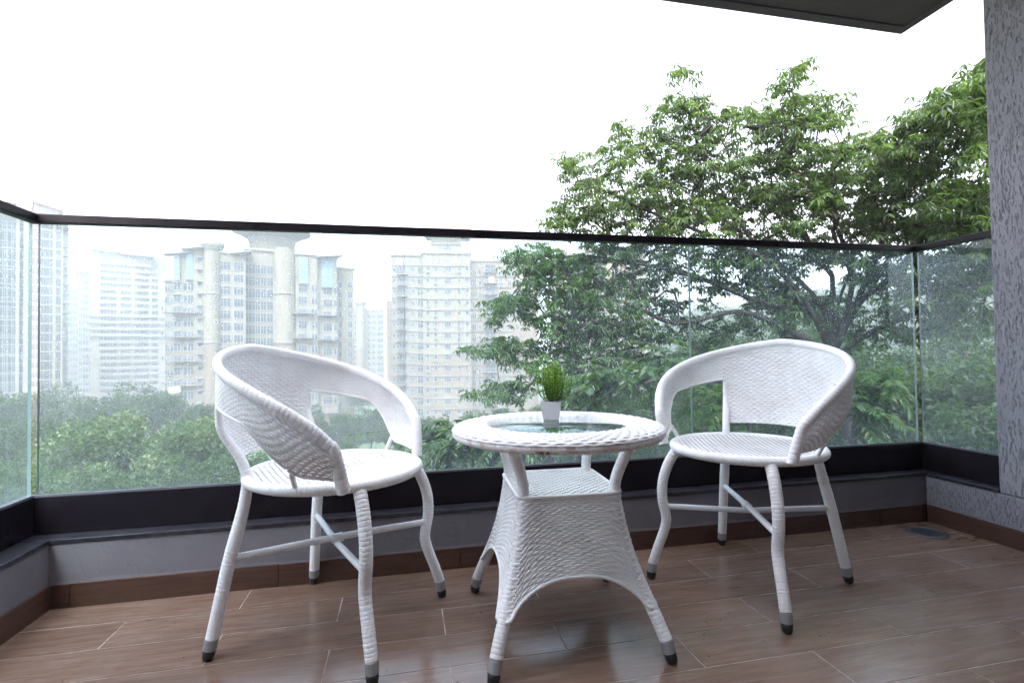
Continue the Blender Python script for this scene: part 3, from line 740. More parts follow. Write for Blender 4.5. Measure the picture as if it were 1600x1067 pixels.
class Bld:
    def __init__(s, name, label, cat, px, dist, turn=0.0, group=None):
        d = ray(px, 560); s.az = math.atan2(d[0], d[1])+turn
        base = at(px, 560, dist); s.o = np.array([base[0], base[1]])
        s.root = thing(name, label, cat, (base[0], base[1], GZ), -s.az, group)
        s.X = np.array([math.cos(s.az), -math.sin(s.az)]); s.Y = np.array([math.sin(s.az), math.cos(s.az)])
        s.wins = []; s.dist = dist
    def conv(s, px, py, off=0.0):
        d = ray(px, py); p0 = s.o+s.Y*off
        t = ((p0)@s.Y)/(d[:2]@s.Y); w = EYE+d*t
        return (w[:2]-s.o)@s.X, w[2]-GZ
    def mass(s, px0, px1, pyt, off=0, depth=12, m=None, name='wall', zb=0.0, cap=None, ptop=None):
        xm = (px0+px1)/2
        x0 = s.conv(px0, 500, off)[0]; x1 = s.conv(px1, 500, off)[0]; zt = s.conv(xm, pyt, off)[1]
        mb_ = MB(); mb_.box(x0, x1, off, off+depth, zb, zt)
        if cap: mb_.box(x0-.35, x1+.35, off-.35, off+depth+.35, zt+.002, zt+.5, 1)
        o = mb_.build(name, [m or w_white, cap or w_band], s.root)
        return x0, x1, zt
    def cyl(s, px, rpx, pyt, off=0, m=None, name='round_tower', zb=0, cap=0):
        x = s.conv(px, 500, off)[0]; r = abs(s.conv(px+rpx, 500, off)[0]-x); zt = s.conv(px, pyt, off)[1]
        mb_ = MB(); prof_ = [(r, zb), (r, zt)]
        mb_.lathe(prof_, (x, off+r), 28)
        if cap: mb_.lathe([(r*1.05, zt+.02), (r*cap, zt+1.1), (r*cap, zt+1.6), (r*.9, zt+2.0)], (x, off+r), 28, 1)
        mb_.build(name, [m or w_white, w_pale], s.root, smooth=False)
        return x, r, zt
    def wrow(s, pxs, py0, pitch, py1, off=0, kind='', skip=0):
        """pxs: list of (px, w, h[, kind]); rows from py0 downward each pitch pixels at the facade"""
        y = py0; k = 0
        while y < py1:
            for q in pxs:
                if skip and rng.random() < skip: continue
                px, w, h = q[:3]; kd = q[3] if len(q) > 3 else kind
                if kd == 'ac?': kd = 'ac' if rng.random() < .3 else ''
                x, _ = s.conv(px, y, off); z = s.conv((pxs[0][0]+pxs[-1][0])/2, y, off)[1]
                s.wins.append((w, h, kd, x, off, z))
            y += pitch; k += 1
    def bands(s, px0, px1, py0, pitch, py1, off=0, m=None, h=.25, out=.25, name='cornice'):
        x0 = s.conv(px0, 500, off)[0]; x1 = s.conv(px1, 500, off)[0]; mb_ = MB(); y = py0
        while y < py1:
            z = s.conv((px0+px1)/2, y, off)[1]; mb_.box(x0-.02, x1+.02, off-out, off-.002, z-h/2, z+h/2); y += pitch
        if mb_.n: mb_.build(name, m or w_band, s.root)
    def balconies(s, px, w, py0, pitch, py1, off=0, dep=1.3, m=None, railm=None, door=True):
        y = py0
        while y < py1:
            x, z = s.conv(px, y, off); mb_ = MB()
            mb_.box(-w/2, w/2, -dep, -.002, -.12, .06, 0)
            mb_.box(-w/2, w/2, -dep, -dep+.05, .95, 1.02, 1)
            n = int(w/.28)
            for k in range(n+1): xx = -w/2+w*k/n; mb_.box(xx-.03, xx+.03, -dep+.005, -dep+.045, .06, .95, 1)
            for sx in (-w/2, w/2-.05): mb_.box(sx, sx+.05, -dep+.051, -.002, .5, 1.0, 1)
            if door: mb_.box(-w*.36, w*.36, -.03, -.003, .08, 2.2, 2); mb_.box(-.04, .04, -.06, -.031, .08, 2.2, 1)
            o = mb_.build('balcony', [m or w_peach, railm or rail_m, win_dark], s.root); o.location = (x, off, z-.9)
            y += pitch
    def finish(s, maxn=96, paneM=win_dark):
        W_ = sorted(s.wins, key=lambda q: -q[0]*q[1]); mats = [win_frame, paneM, win_blue]
        for w, h, kd, x, off, z in W_[:maxn]:
            key = (round(w, 2), round(h, 2), kd, paneM.name)
            if key not in WINCACHE:
                mb_ = MB(); add_window(mb_, w, h, kd); WINCACHE[key] = mb_.mesh('window', mats)
            link('window', WINCACHE[key], s.root, (x, off, z))
        if len(W_) > maxn:
            mb_ = MB()
            for w, h, kd, x, off, z in W_[maxn:]: add_window(mb_, w, h, kd, x, off, z)
            tag(mb_.build('small_windows', mats, s.root), kind='stuff')

# tower with projecting flared tanks (centre of the photo)
b = Bld('apartment_tower', 'cream and tan apartment tower with curved roof canopy, between left armchair and big tree', 'building', 699, 139)
split = 556
for (p0, p1, top, off, dp) in ((612, 661, 400, 2.2, 14), (661, 736, 397, 0, 16), (736, 840, 409, 4.0, 14)):
    m1 = w_peach if p0 == 736 else w_white
    xa, xb_, zt = b.mass(p0, p1, top, off, dp, m1, 'upper_wall', zb=b.conv((p0+p1)/2, split, off)[1], cap=w_pale)
    b.mass(p0, p1, split, off, dp, w_tan, 'lower_wall')
b.mass(604, 612.3, 470, 3.2, 10, w_tan, 'side_wall')
b.mass(674, 722, 366, 3, 9, w_white, 'roof_block', zb=b.conv(699, 397, 3)[1]+.01)
x0 = b.conv(661, 360, 3)[0]; x1 = b.conv(736, 360, 3)[0]; z0 = b.conv(699, 366, 3)[1]; z1 = b.conv(699, 354.5, 3)[1]; z2 = b.conv(699, 350.5, 3)[1]
mb = MB(); n = 18; xs_ = np.linspace(x0, x1, n); zt = z1+(z2-z1)*(1-((xs_-(x0+x1)/2)/((x1-x0)/2))**2)
y0_, y1_ = 1.2, 12
for k in range(n-1):
    q = [(xs_[k], z0+(1.0 if k < 1 else 0)), (xs_[k+1], z0), (xs_[k+1], zt[k+1]), (xs_[k], zt[k])]
    mb.add([(x, y0_, z) for x, z in q]+[(x, y1_, z) for x, z in q], [(0, 1, 2, 3), (7, 6, 5, 4), (0, 4, 5, 1), (3, 2, 6, 7), (1, 5, 6, 2), (0, 3, 7, 4)])
mb.build('roof_canopy', w_pale, b.root)
b.bands(612, 661, 414.5, 17.2, 650, 2.2); b.bands(661, 736, 415.5, 17.2, 655, 0); b.bands(736, 800, 432, 17.2, 640, 4, h=.2)
b.bands(674, 722, 382, 17.2, 395, 3)
b.wrow([(668.5, .75, 1.15, 'ac?'), (681, .75, 1.15, 'ac?'), (699.5, 1.65, 1.7, ''), (717.5, .75, 1.15, 'ac?'), (730, .8, 1.2, '')], 419.5, 17.2, 650, 0)
b.wrow([(699.5, 1.65, 1.6, '')], 386, 17.2, 410, 3)
b.wrow([(616, .7, .9, ''), (622, .7, .9, ''), (645, .9, .9, ''), (657, 1.5, 1.8, '')], 421, 17.2, 645, 2.2)
b.balconies(628.5, 2.6, 424, 17.2, 640, 2.2, railm=rail_m)
mb = MB(); xa = b.conv(636, 500, 2.2)[0]; mb.box(xa-.45, xa+.45, 2.15, 2.198, 2, b.conv(636, 402, 2.2)[1]); mb.build('shaft_strip', w_grey, b.root)  # flat grey strip set on the wall face, nothing is cut in
b.wrow([(741, 1.0, 1.5, ''), (750, .7, 1.0, ''), (782, .9, 1.2, 'ac'), (796, .9, 1.5, ''), (808, .9, 1.5, '')], 425, 17.2, 640, 4)
b.balconies(766, 3.6, 421, 17.2, 640, 4, m=w_peach)
b.finish()
x, z = b.conv(768, 437, 4); mb = MB(); mb.box(x-.75, x+.75, 3.9, 3.99, z-.8, z+.8); mb.box(x-.8, x+.8, 3.86, 3.899, z-.06, z+.06, 1); mb.build('lamp_reflection', [lamp_reflection_m, win_frame], b.root)  # added emissive pane on the tower, drawn in place of a lamp reflection

# wide complex with round towers (behind the left chair)
b = Bld('apartment_complex', 'wide cream apartment block with round towers and a mushroom roof, behind the left armchair', 'building', 400, 126)
def two(p0, p1, top, off, dp, split_=530, cap=w_pale, nm='wall'):
    b.mass(p0, p1, top, off, dp, w_white, 'upper_'+nm, zb=b.conv((p0+p1)/2, split_, off)[1], cap=cap); b.mass(p0, p1, split_, off, dp, w_tan, 'lower_'+nm)
two(258, 273, 440, 5, 10); two(273, 302, 397, 2, 14); two(302, 318, 392, 1.4, 14); two(345, 384, 397, 1.0, 14); two(384, 428, 392, 4.5, 12)
two(462, 496, 399, 1.5, 14); two(496, 527, 403, 2.6, 13); two(527, 553, 421, 6, 12)
for (px, r, top, off) in ((331, 14.5, 390, 0), (446, 17, 386, 0.4)):
    b.cyl(px, r, 508 if px < 400 else 486, off, w_white, 'round_tower', zb=0) if False else None
    zs = b.conv(px, 535, off)[1]
    b.cyl(px, r, top, off, w_white, 'round_tower', zb=zs, cap=1.35 if px < 400 else 0); b.cyl(px, r*1.01, 535, off, w_tan, 'round_tower_base')
    x = b.conv(px, 500, off)[0]; r_ = abs(b.conv(px+r, 500, off)[0]-x)
    mb = MB()
    for py in (458, 535):
        z = b.conv(px, py, off)[1]; mb.lathe([(r_*1.01, z-.2), (r_*1.10, z-.15), (r_*1.10, z+.2), (r_*1.01, z+.25)], (x, off+r_), 28)
    mb.build('cornice_ring', w_band, b.root)
x = b.conv(427, 500, 6)[0]; R1 = abs(b.conv(463, 400, 6)[0]-x); zb_ = b.conv(427, 400, 6)[1]; zt_ = b.conv(427, 377, 6)[1]; ze_ = b.conv(427, 358, 6)[1]; zk_ = b.conv(427, 347, 6)[1]; RC = abs(b.conv(489, 355, 6)[0]-x)
mb = MB(); mb.lathe([(R1, zb_-4), (R1, zt_)], (x, 6+R1), 40); mb.build('tank_tower', w_white, b.root)
mb = MB(); mb.lathe([(R1*1.0, zt_+.01), (R1*1.08, zt_+1.2), (RC*.82, ze_-.6), (RC, ze_), (RC*.99, ze_+.35), (RC*.6, zk_-.3), (.1, zk_)], (x, 6+R1), 40); mb.build('mushroom_roof', w_pale, b.root)
mb = MB()
for k in range(13):
    a = -pi/2+(k-6)*.19; xx = x+(R1+.02)*math.cos(a); yy = 6+R1+(R1+.02)*math.sin(a); z = b.conv(427, 394, 6)[1]; mb.box(xx-.25, xx+.25, yy-.05, yy+.1, z-.5, z+.5)
mb.build('tank_vents', win_dark, b.root)
mb = MB()
for p0, p1, pt_, off in ((256, 302, 398, 1.9), (283, 318, 390, 1.3), (362, 392, 397, .9), (494, 536, 402, 1.5)):
    xa, za = b.conv(p0, pt_, off); xb2, _ = b.conv(p1, pt_, off)
    mb.add([(xa, off-1.2, za+.15), (xb2, off-1.2, za+.9), (xb2, off+4, za+1.3), (xa, off+4, za+.55), (xa, off-1.2, za-.1), (xb2, off-1.2, za+.65), (xb2, off+4, za+1.05), (xa, off+4, za+.3)],
           [(0, 1, 2, 3), (7, 6, 5, 4), (0, 4, 5, 1), (1, 5, 6, 2), (2, 6, 7, 3), (3, 7, 4, 0)])
mb.build('roof_wings', w_pale, b.root)
# tall blue glazed bays near the top
for p0, p1, a_, c_, off in ((272, 281, 398, 438, 2), (291, 302, 393, 438, 2), (467, 481, 402, 444, 1.5), (502, 520, 406, 450, 2.6)):
    xa, za = b.conv(p0, a_, off); xb2, zb2 = b.conv(p1, c_, off); mb = MB(); mb.box(xa, xb2, off-.5, off-.003, zb2, za)
    o = mb.build('glazed_bay', win_blue, b.root)
    mb = MB(); k = zb2
    while k < za: mb.box(xa-.05, xb2+.05, off-.56, off-.501, k, k+.22); k += 1.5
    mb.build('glazing_bars', w_pale, o)
b.wrow([(262, .9, 1.2), (269, .9, 1.2)], 450, 18.9, 640, 5)
b.wrow([(277, 1.2, 1.5, 'hood'), (290, .8, 1.5), (298, 1.2, 1.7)], 448, 18.9, 640, 2)
b.wrow([(312, .8, .8, 'hood')], 406, 18.9, 640, 1.4)
b.wrow([(352, 2.0, 1.75), (373, 1.8, 1.65)], 416, 18.9, 640, 1.0)
b.wrow([(391, 2.2, 2.1), (402.5, 1.0, 1.9), (411.5, 1.1, 1.9), (422, 1.2, 1.9)], 421, 18.9, 640, 4.5)
b.wrow([(473, 1.8, 1.7), (489.5, .7, 1.5), (494, .6, 1.5)], 451, 18.9, 640, 1.5)
b.wrow([(512, 1.9, 1.7), (524, .6, 1.4)], 455, 18.9, 640, 2.6)
b.wrow([(532, .8, 1.4), (547, 1.0, 1.5)], 445, 15.5, 640, 6)
b.balconies(473, 4.4, 484, 37.8, 640, 1.5, railm=rail_m, door=False); b.balconies(512, 4.4, 487, 37.8, 640, 2.6, door=False); b.balconies(285, 7.0, 482, 37.8, 640, 2, door=False)
b.wins += [(.55, .6, '', b.conv(337, y, 0)[0], .15, b.conv(337, y, 0)[1]) for y in np.arange(408, 640, 18.9)]
b.finish()

# terraced tower far left, in front of a glass topped one
b = Bld('apartment_tower', 'pale layered apartment tower with long horizontal balcony bands, second from the left edge', 'building', 200, 215)
b.mass(141, 259, 392, 1.6, 16, w_grey, 'recessed_wall')
for p0, p1, top in ((141, 156, 389), (206, 210, 420), (247, 259, 428), (233, 237, 430), (183, 187, 450)): b.mass(p0, p1, top, .3, 3, w_white, 'pier')
b.mass(232, 258, 414, 2.2, 12, w_white, 'stepped_block', cap=w_pale)
b.mass(156, 235, 402, 1.2, 12, w_white, 'crown_wall', zb=b.conv(200, 410, 1.2)[1])
for p0, p1 in ((139, 158), (158, 205), (188, 240)):
    xa, za = b.conv(p0, 390+(p0-139)*.16, .2); xb2, _ = b.conv(p1, 392, .2); mb = MB(); mb.box(xa, xb2, -.6, 12, za, za+.5); mb.build('roof_plate', w_pale, b.root)
y = 410.0; k = 0
while y < 625:
    p0, p1 = (141, 236) if y < 430 else ((156, 250) if not 488 < y < 528 else (137, 262))
    x0, z = b.conv(p0, y, .5); x1, _ = b.conv(p1, y, .5); mb = MB(); dp = 1.3 if not 488 < y < 528 else 2.0
    mb.box(x0, x1, 1.59-dp, 1.59, z-.2, z+.75, 0)
    mb.build('balcony_band', w_white, b.root); y += 10.4; k += 1
b.wrow([(164, 2.2, 1.5), (175, 2.2, 1.5), (196, 2.4, 1.5), (215, 2.4, 1.5), (226, 2.2, 1.5), (241, 1.8, 1.5)], 415.5, 10.4, 620, 1.6)
b.finish()
b = Bld('apartment_tower', 'slim cream tower with a flat brown cap, squeezed between two taller left towers', 'building', 122, 240)
b.mass(121, 143, 430, 0, 14, w_white, 'wall', cap=w_band); b.mass(104, 121, 436, 3, 14, w_white, 'wall')
mb = MB(); xa, za = b.conv(118, 428, 0); xb2, _ = b.conv(141, 428, 0); mb.box(xa, xb2, -1, 10, za+.6, za+1.3); mb.build('roof_cap', w_band, b.root)
b.wrow([(136, 2.6, 1.5), (126, 1.0, 1.1)], 440, 10.6, 620, 0); b.wrow([(108, 1.6, 1.5), (116, 1.8, 1.5)], 455, 10.6, 620, 3); b.finish()
# left edge tower
b = Bld('apartment_tower', 'tallest tower at the left edge of the photo, blue glazed top and dark glazed bays', 'building', 50, 165)
b.mass(-160, 46, 318, 2.5, 20, w_grey, 'glazed_wall'); b.mass(46, 64, 325, 1.0, 18, w_white, 'wall'); b.mass(64, 82, 327, 2.2, 16, w_grey, 'recessed_wall'); b.mass(82, 87, 330, .6, 18, w_white, 'pier'); b.mass(87, 95, 334, 1.6, 16, w_white, 'wall'); b.mass(95, 98, 335, .5, 18, w_white, 'pier')
b.mass(98, 106, 350, 3, 12, w_pale, 'side_wall')
for p0, p1 in ((24, 30), (36, 45), (-30, -20), (-80, -70)): b.mass(p0, p1, 340, .8, 3, w_pale, 'pier')
for p0, p1, a_, c_, off in ((26, 49, 309, 330, .4), (53, 92, 318, 336, .3)):
    xa, za = b.conv(p0, a_, off); xb2, zb2 = b.conv(p1, c_, off); mb = MB(); mb.box(xa, xb2, off, 8, zb2, za); mb.build('glazed_crown', win_blue, b.root)
mb = MB(); xa, za = b.conv(50, 313, 0); xb2, zb2 = b.conv(100, 329, 0)
mb.add([(xa, -1.5, za), (xb2, -1.5, zb2), (xb2, 9, zb2+.6), (xa, 9, za+.6), (xa, -1.5, za-.5), (xb2, -1.5, zb2-.5), (xb2, 9, zb2+.1), (xa, 9, za+.1)], [(0, 1, 2, 3), (7, 6, 5, 4), (0, 4, 5, 1), (1, 5, 6, 2), (2, 6, 7, 3), (3, 7, 4, 0)])
xa, za = b.conv(-60, 312, 0); xb2, _ = b.conv(26, 316, 0); mb.box(xa, xb2, 0, 12, za-.4, za+.3); xa, za = b.conv(8, 308, 0); mb.box(xa, xa+3, 1, 5, za-.8, za+.6)
mb.build('roof_plates', w_pale, b.root)
b.bands(46, 98, 345, 14.6, 610, 1.0, m=w_pale, h=.3, out=.4)
b.bands(-160, 46, 352, 29.2, 610, 2.5, m=w_pale, h=.3, out=.3)
b.wrow([(73, 3.2, 2.2)], 352, 14.6, 610, 2.2); b.wrow([(91, 1.1, 2.5)], 352, 29.2, 610, 1.6); b.wrow([(55, 1.4, 1.3)], 352, 14.6, 610, 1.0)
b.wrow([(18, 1.6, 2.4), (8, 2.6, 2.4), (-6, 2.6, 2.4), (-40, 3, 2.4), (33, .8, 2.4)], 356, 14.6, 605, 2.5)
b.balconies(102, 1.8, 352, 14.6, 600, 3, railm=green_glass, door=False)
b.finish()
# far blocks between the complex and the centre tower
b = Bld('apartment_tower', 'small far cream tower with a round column, between the complex and the centre tower', 'building', 575, 210, group=None)
b.mass(551, 572, 482, 2, 14, w_white, 'wall', cap=w_pale); b.mass(572, 600, 486, 4, 14, w_white, 'wall', cap=w_band)
b.cyl(563, 7, 478, 0, w_white, zb=b.conv(563, 545, 0)[1], cap=1.4); b.cyl(563, 7.1, 545, 0, w_tan, 'round_tower_base')
b.wrow([(577, 1.2, 1.4), (584, 1.2, 1.4), (594, 2.2, 1.4)], 494, 9.3, 610, 4); b.wrow([(555, .8, 1.2)], 494, 9.3, 600, 2); b.finish()
# block behind the big tree
b = Bld('apartment_block', 'peach apartment block mostly hidden behind the big tree, blue glazing near its roof', 'building', 930, 120)
b.mass(862, 1012, 402, 0, 14, w_peach, 'wall', cap=w_pale); b.mass(870, 935, 384, 3, 10, w_pale, 'roof_block')
xa, za = b.conv(880, 404, -.4); xb2, zb2 = b.conv(915, 424, -.4); mb = MB(); mb.box(xa, xb2, -.4, -.003, zb2, za); mb.build('glazed_bay', win_blue, b.root)
b.wrow([(872, 1.3, 1.5), (895, 1.6, 1.5), (915, 1.3, 1.5), (940, 1.6, 1.5), (965, 1.2, 1.5), (990, 1.6, 1.5)], 432, 19, 640, 0)
b.bands(862, 1012, 441, 19, 640, 0, m=w_pale, h=.2); b.finish()
# little shelter with a pale roof among the trees
b = Bld('roof_shelter', 'small shelter with a pale sloping roof at the foot of the wide complex', 'shelter', 272, 112)
x0, z0 = b.conv(262, 615, 0); x1, z1 = b.conv(282, 612, 0); mb = MB(); mb.add([(x0, -1, z0), (x1, -1, z0+.2), (x1, 3, z0+1.2), (x0, 3, z0+1), (x0, -1, z0-.15), (x1, -1, z0+.05), (x1, 3, z0+1.05), (x0, 3, z0+.85)], [(0, 1, 2, 3), (7, 6, 5, 4), (0, 4, 5, 1), (1, 5, 6, 2), (2, 6, 7, 3), (3, 7, 4, 0)]); mb.build('roof', w_grey, b.root)
mb = MB(); mb.box(x0+.2, x1-.2, 0, 3, 0, z0-2.2); mb.build('base_wall', w_tan, b.root)
mb = MB(); mb.box(x0+.2, x0+.4, -.2, 0, z0-2.2, z0-.1); mb.box(x1-.4, x1-.2, -.2, 0, z0-2.2, z0); mb.build('posts', w_pale, b.root)

# ------------------------------------------------------------------ trees
def unit(n, rg_): v = rg_.normal(0, 1, (n, 3)); return v/np.linalg.norm(v, axis=1)[:, None]
def crown_mesh(name, seed, m, nl, lsize, lobes=15, flat=.75, bright=0.0):
    nl = int(nl*1.9); lobes = int(lobes*1.35)
    """unit tree crown about radius 1, centred at 0"""
    rg_ = np.random.default_rng(seed); Cc = []; Dd = []; Rr = []
    for k in range(lobes):
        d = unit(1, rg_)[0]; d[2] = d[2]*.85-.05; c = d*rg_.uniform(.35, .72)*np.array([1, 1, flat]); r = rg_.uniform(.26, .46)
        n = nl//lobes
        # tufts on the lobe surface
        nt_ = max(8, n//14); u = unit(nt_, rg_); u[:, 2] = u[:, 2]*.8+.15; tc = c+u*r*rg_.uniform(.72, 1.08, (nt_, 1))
        tone = rg_.normal(.38, .24)+.22*d[2]  # higher lobes get lighter leaves: light from above put into the colour
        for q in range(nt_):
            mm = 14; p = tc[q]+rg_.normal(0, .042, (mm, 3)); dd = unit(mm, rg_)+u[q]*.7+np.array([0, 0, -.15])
            Cc.append(p); Dd.append(dd); Rr.append(np.clip(tone+rg_.normal(0, .08)+rg_.normal(0, .12, mm)+bright+.26*u[q][2], 0, 1))  # upward tufts coloured lighter, a painted highlight on each lobe
    Cc = np.concatenate(Cc); Dd = np.concatenate(Dd); Rr = np.concatenate(Rr); n = len(Cc)
    up_ = np.tile([0, 0, 1.0], (n, 1))+rg_.normal(0, .5, (n, 3))
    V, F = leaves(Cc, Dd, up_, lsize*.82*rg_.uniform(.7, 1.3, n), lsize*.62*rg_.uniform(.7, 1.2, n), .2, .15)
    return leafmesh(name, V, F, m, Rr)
def trunk_mesh(seed, hgt):
    rg_ = np.random.default_rng(seed); mb_ = MB()
    mb_.add(*tube(catmull([(0, 0, -hgt), (rg_.normal(0, .05), rg_.normal(0, .05), -hgt*.6), (0, 0, -.35)], 6), np.linspace(.032, .022, 13), 8))
    for k in range(7):
        a = rg_.uniform(0, 2*pi); e = np.array([math.cos(a)*.4, math.sin(a)*.4, rg_.uniform(-.05, .3)])
        mb_.add(*tube(catmull([(0, 0, -.5+.03*k), e*np.array([.4, .4, .3])+[0, 0, -.15], e], 5), np.linspace(.018, .006, 11), 6))
    return mb_.mesh('trunk', bark, True)
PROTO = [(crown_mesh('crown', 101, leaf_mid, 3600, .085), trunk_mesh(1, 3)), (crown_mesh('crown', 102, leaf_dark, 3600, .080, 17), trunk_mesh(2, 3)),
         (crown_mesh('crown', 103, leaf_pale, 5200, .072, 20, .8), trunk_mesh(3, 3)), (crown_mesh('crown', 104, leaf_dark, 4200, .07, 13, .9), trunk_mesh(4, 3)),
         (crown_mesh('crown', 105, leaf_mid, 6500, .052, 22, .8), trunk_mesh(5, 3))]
def place_tree(kind, px, pytop, dist, rpx, label, group, sq_=1.0):
    r = rpx/FPX*dist*1.02; top_ = at(px, pytop, dist); c = top_-np.array([0, 0, r*.88*sq_])
    t = thing('tree', label, 'tree', (c[0], c[1], GZ), rng.uniform(0, 6.28), group)
    a = link('crown', PROTO[kind][0], t, (0, 0, c[2]-GZ)); a.scale = (r, r, r*sq_)
    k = link('trunk', PROTO[kind][1], t, (0, 0, c[2]-GZ)); k.scale = (r, r, max(r, (c[2]-GZ)/3.0))
    return t
def where2(px, d):
    lm = 'at the left photo edge' if px < 20 else 'below the tall left edge tower' if px < 110 else 'below the left side of the layered tower' if px < 185 else 'below the right side of the layered tower' if px < 235 else 'by the small pale roofed shelter' if px < 290 else \
        'under the round tower of the wide complex' if px < 345 else 'behind the back of the left armchair' if px < 420 else 'behind the left armchair seat' if px < 500 else 'seen through the right arm opening of the left armchair' if px < 572 else 'below the small far tower' if px < 605 else \
        'below the left half of the centre tower' if px < 670 else 'below the right half of the centre tower' if px < 745 else 'left of the plant pot' if px < 800 else 'right behind the potted plant' if px < 860 else 'just right of the potted plant'
    row_ = 'far' if d > 100 else 'hazy' if d > 85 else 'dark bluish' if d > 78 else 'middle distance' if d > 61 else 'slightly nearer'  if d > 56 else 'nearer'
    return '%s dark treetop %s' % (row_, lm)
def where3(px, py, d):
    lm = 'behind the table top' if px < 960 else 'between the table and the right armchair' if px < 1060 else 'at the second glass joint' if px < 1150 else 'over the left arm of the right armchair' if px < 1215 else 'above the back of the right armchair' if px < 1290 else \
        'above the right arm of the right armchair' if px < 1350 else 'beside the right armchair back' if px < 1410 else 'at the right glass corner' if px < 1470 else 'behind the right side pane' if px < 1540 else 'beside the pillar'
    return '%s %s tree crown %s' % ('low' if py > 620 else 'taller' if py < 530 else 'mid height', 'near' if d < 15 else 'dark' if d < 20 else 'farther dark', lm)
G1 = 'treetops below the balcony on the left'; G2 = 'dark woodland treetops in front of the buildings'; G3 = 'dark trees behind the big tree on the right'
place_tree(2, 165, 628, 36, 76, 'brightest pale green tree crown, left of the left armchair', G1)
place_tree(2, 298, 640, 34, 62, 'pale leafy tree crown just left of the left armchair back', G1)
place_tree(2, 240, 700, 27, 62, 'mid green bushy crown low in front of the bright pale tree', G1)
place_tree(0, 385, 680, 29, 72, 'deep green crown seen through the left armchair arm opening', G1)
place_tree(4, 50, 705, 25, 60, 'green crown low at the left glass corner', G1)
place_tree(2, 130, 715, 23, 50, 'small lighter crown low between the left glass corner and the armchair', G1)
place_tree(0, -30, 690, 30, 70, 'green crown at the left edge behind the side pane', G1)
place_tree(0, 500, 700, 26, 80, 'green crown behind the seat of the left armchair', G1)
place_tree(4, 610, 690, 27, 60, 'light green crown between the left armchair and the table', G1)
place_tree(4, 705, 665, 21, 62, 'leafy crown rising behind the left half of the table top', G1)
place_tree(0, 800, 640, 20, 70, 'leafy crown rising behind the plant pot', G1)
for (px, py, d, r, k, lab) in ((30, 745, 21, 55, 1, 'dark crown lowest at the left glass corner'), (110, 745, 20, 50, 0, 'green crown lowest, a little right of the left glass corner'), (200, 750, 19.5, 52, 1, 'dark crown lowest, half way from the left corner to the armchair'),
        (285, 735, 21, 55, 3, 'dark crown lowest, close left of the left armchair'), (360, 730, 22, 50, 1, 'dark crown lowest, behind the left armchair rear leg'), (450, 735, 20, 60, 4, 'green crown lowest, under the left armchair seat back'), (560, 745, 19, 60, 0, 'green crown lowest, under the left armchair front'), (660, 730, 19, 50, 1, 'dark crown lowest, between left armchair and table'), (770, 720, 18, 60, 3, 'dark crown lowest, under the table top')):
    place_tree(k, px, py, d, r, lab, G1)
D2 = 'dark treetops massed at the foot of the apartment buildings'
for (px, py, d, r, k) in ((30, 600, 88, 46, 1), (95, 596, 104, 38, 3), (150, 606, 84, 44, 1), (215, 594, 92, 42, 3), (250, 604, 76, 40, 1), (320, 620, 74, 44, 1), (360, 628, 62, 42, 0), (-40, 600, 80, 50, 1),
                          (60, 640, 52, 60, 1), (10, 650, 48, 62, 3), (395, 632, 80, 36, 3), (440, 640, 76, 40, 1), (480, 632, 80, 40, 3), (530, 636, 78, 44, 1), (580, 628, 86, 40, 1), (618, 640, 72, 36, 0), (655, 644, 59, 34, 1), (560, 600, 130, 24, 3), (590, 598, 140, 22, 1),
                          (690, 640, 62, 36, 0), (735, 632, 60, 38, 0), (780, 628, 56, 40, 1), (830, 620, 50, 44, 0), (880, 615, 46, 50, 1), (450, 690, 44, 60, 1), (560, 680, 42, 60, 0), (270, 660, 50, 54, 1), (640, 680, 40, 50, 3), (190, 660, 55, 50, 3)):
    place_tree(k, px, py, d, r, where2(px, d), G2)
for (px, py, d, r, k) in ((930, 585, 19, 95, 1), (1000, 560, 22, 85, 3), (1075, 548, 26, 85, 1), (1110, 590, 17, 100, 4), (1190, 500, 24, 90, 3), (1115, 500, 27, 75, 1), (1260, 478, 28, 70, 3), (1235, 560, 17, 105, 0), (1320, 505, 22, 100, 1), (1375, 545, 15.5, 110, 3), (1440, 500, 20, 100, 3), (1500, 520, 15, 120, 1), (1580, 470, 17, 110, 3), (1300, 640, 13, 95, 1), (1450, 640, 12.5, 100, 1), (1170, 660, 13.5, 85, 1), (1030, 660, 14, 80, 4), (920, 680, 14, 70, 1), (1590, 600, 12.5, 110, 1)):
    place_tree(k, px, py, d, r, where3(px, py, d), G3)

# wooded hill far right
rg = np.random.default_rng(5)
def hz(px): return np.interp(px, [980, 1050, 1120, 1200, 1280, 1330, 1400, 1500, 1650, 1800], [530, 505, 492, 480, 462, 452, 468, 455, 440, 450])
V = []; cols = np.arange(960, 1820, 20)
for px in cols:
    for k, (dd, f_) in enumerate(((110, 0.0), (135, .35), (165, .72), (200, 1.0), (260, 1.02))):
        zt_ = at(px, hz(px)+6*math.sin(px*.05), 200)[2]; p = at(px, 540, dd); V.append((p[0], p[1], GZ-1+(zt_-GZ+1)*f_))
n = len(cols); F = [(i*5+j, (i+1)*5+j, (i+1)*5+j+1, i*5+j+1) for i in range(n-1) for j in range(4)]
tag(link('hill', meshdata('hill', np.array(V), F, ground_m, True)), 'wooded hillside fading in the haze at the right', None, None, 'structure')
Va = np.array(V).reshape(n, 5, 3); Cc = []; tone = []
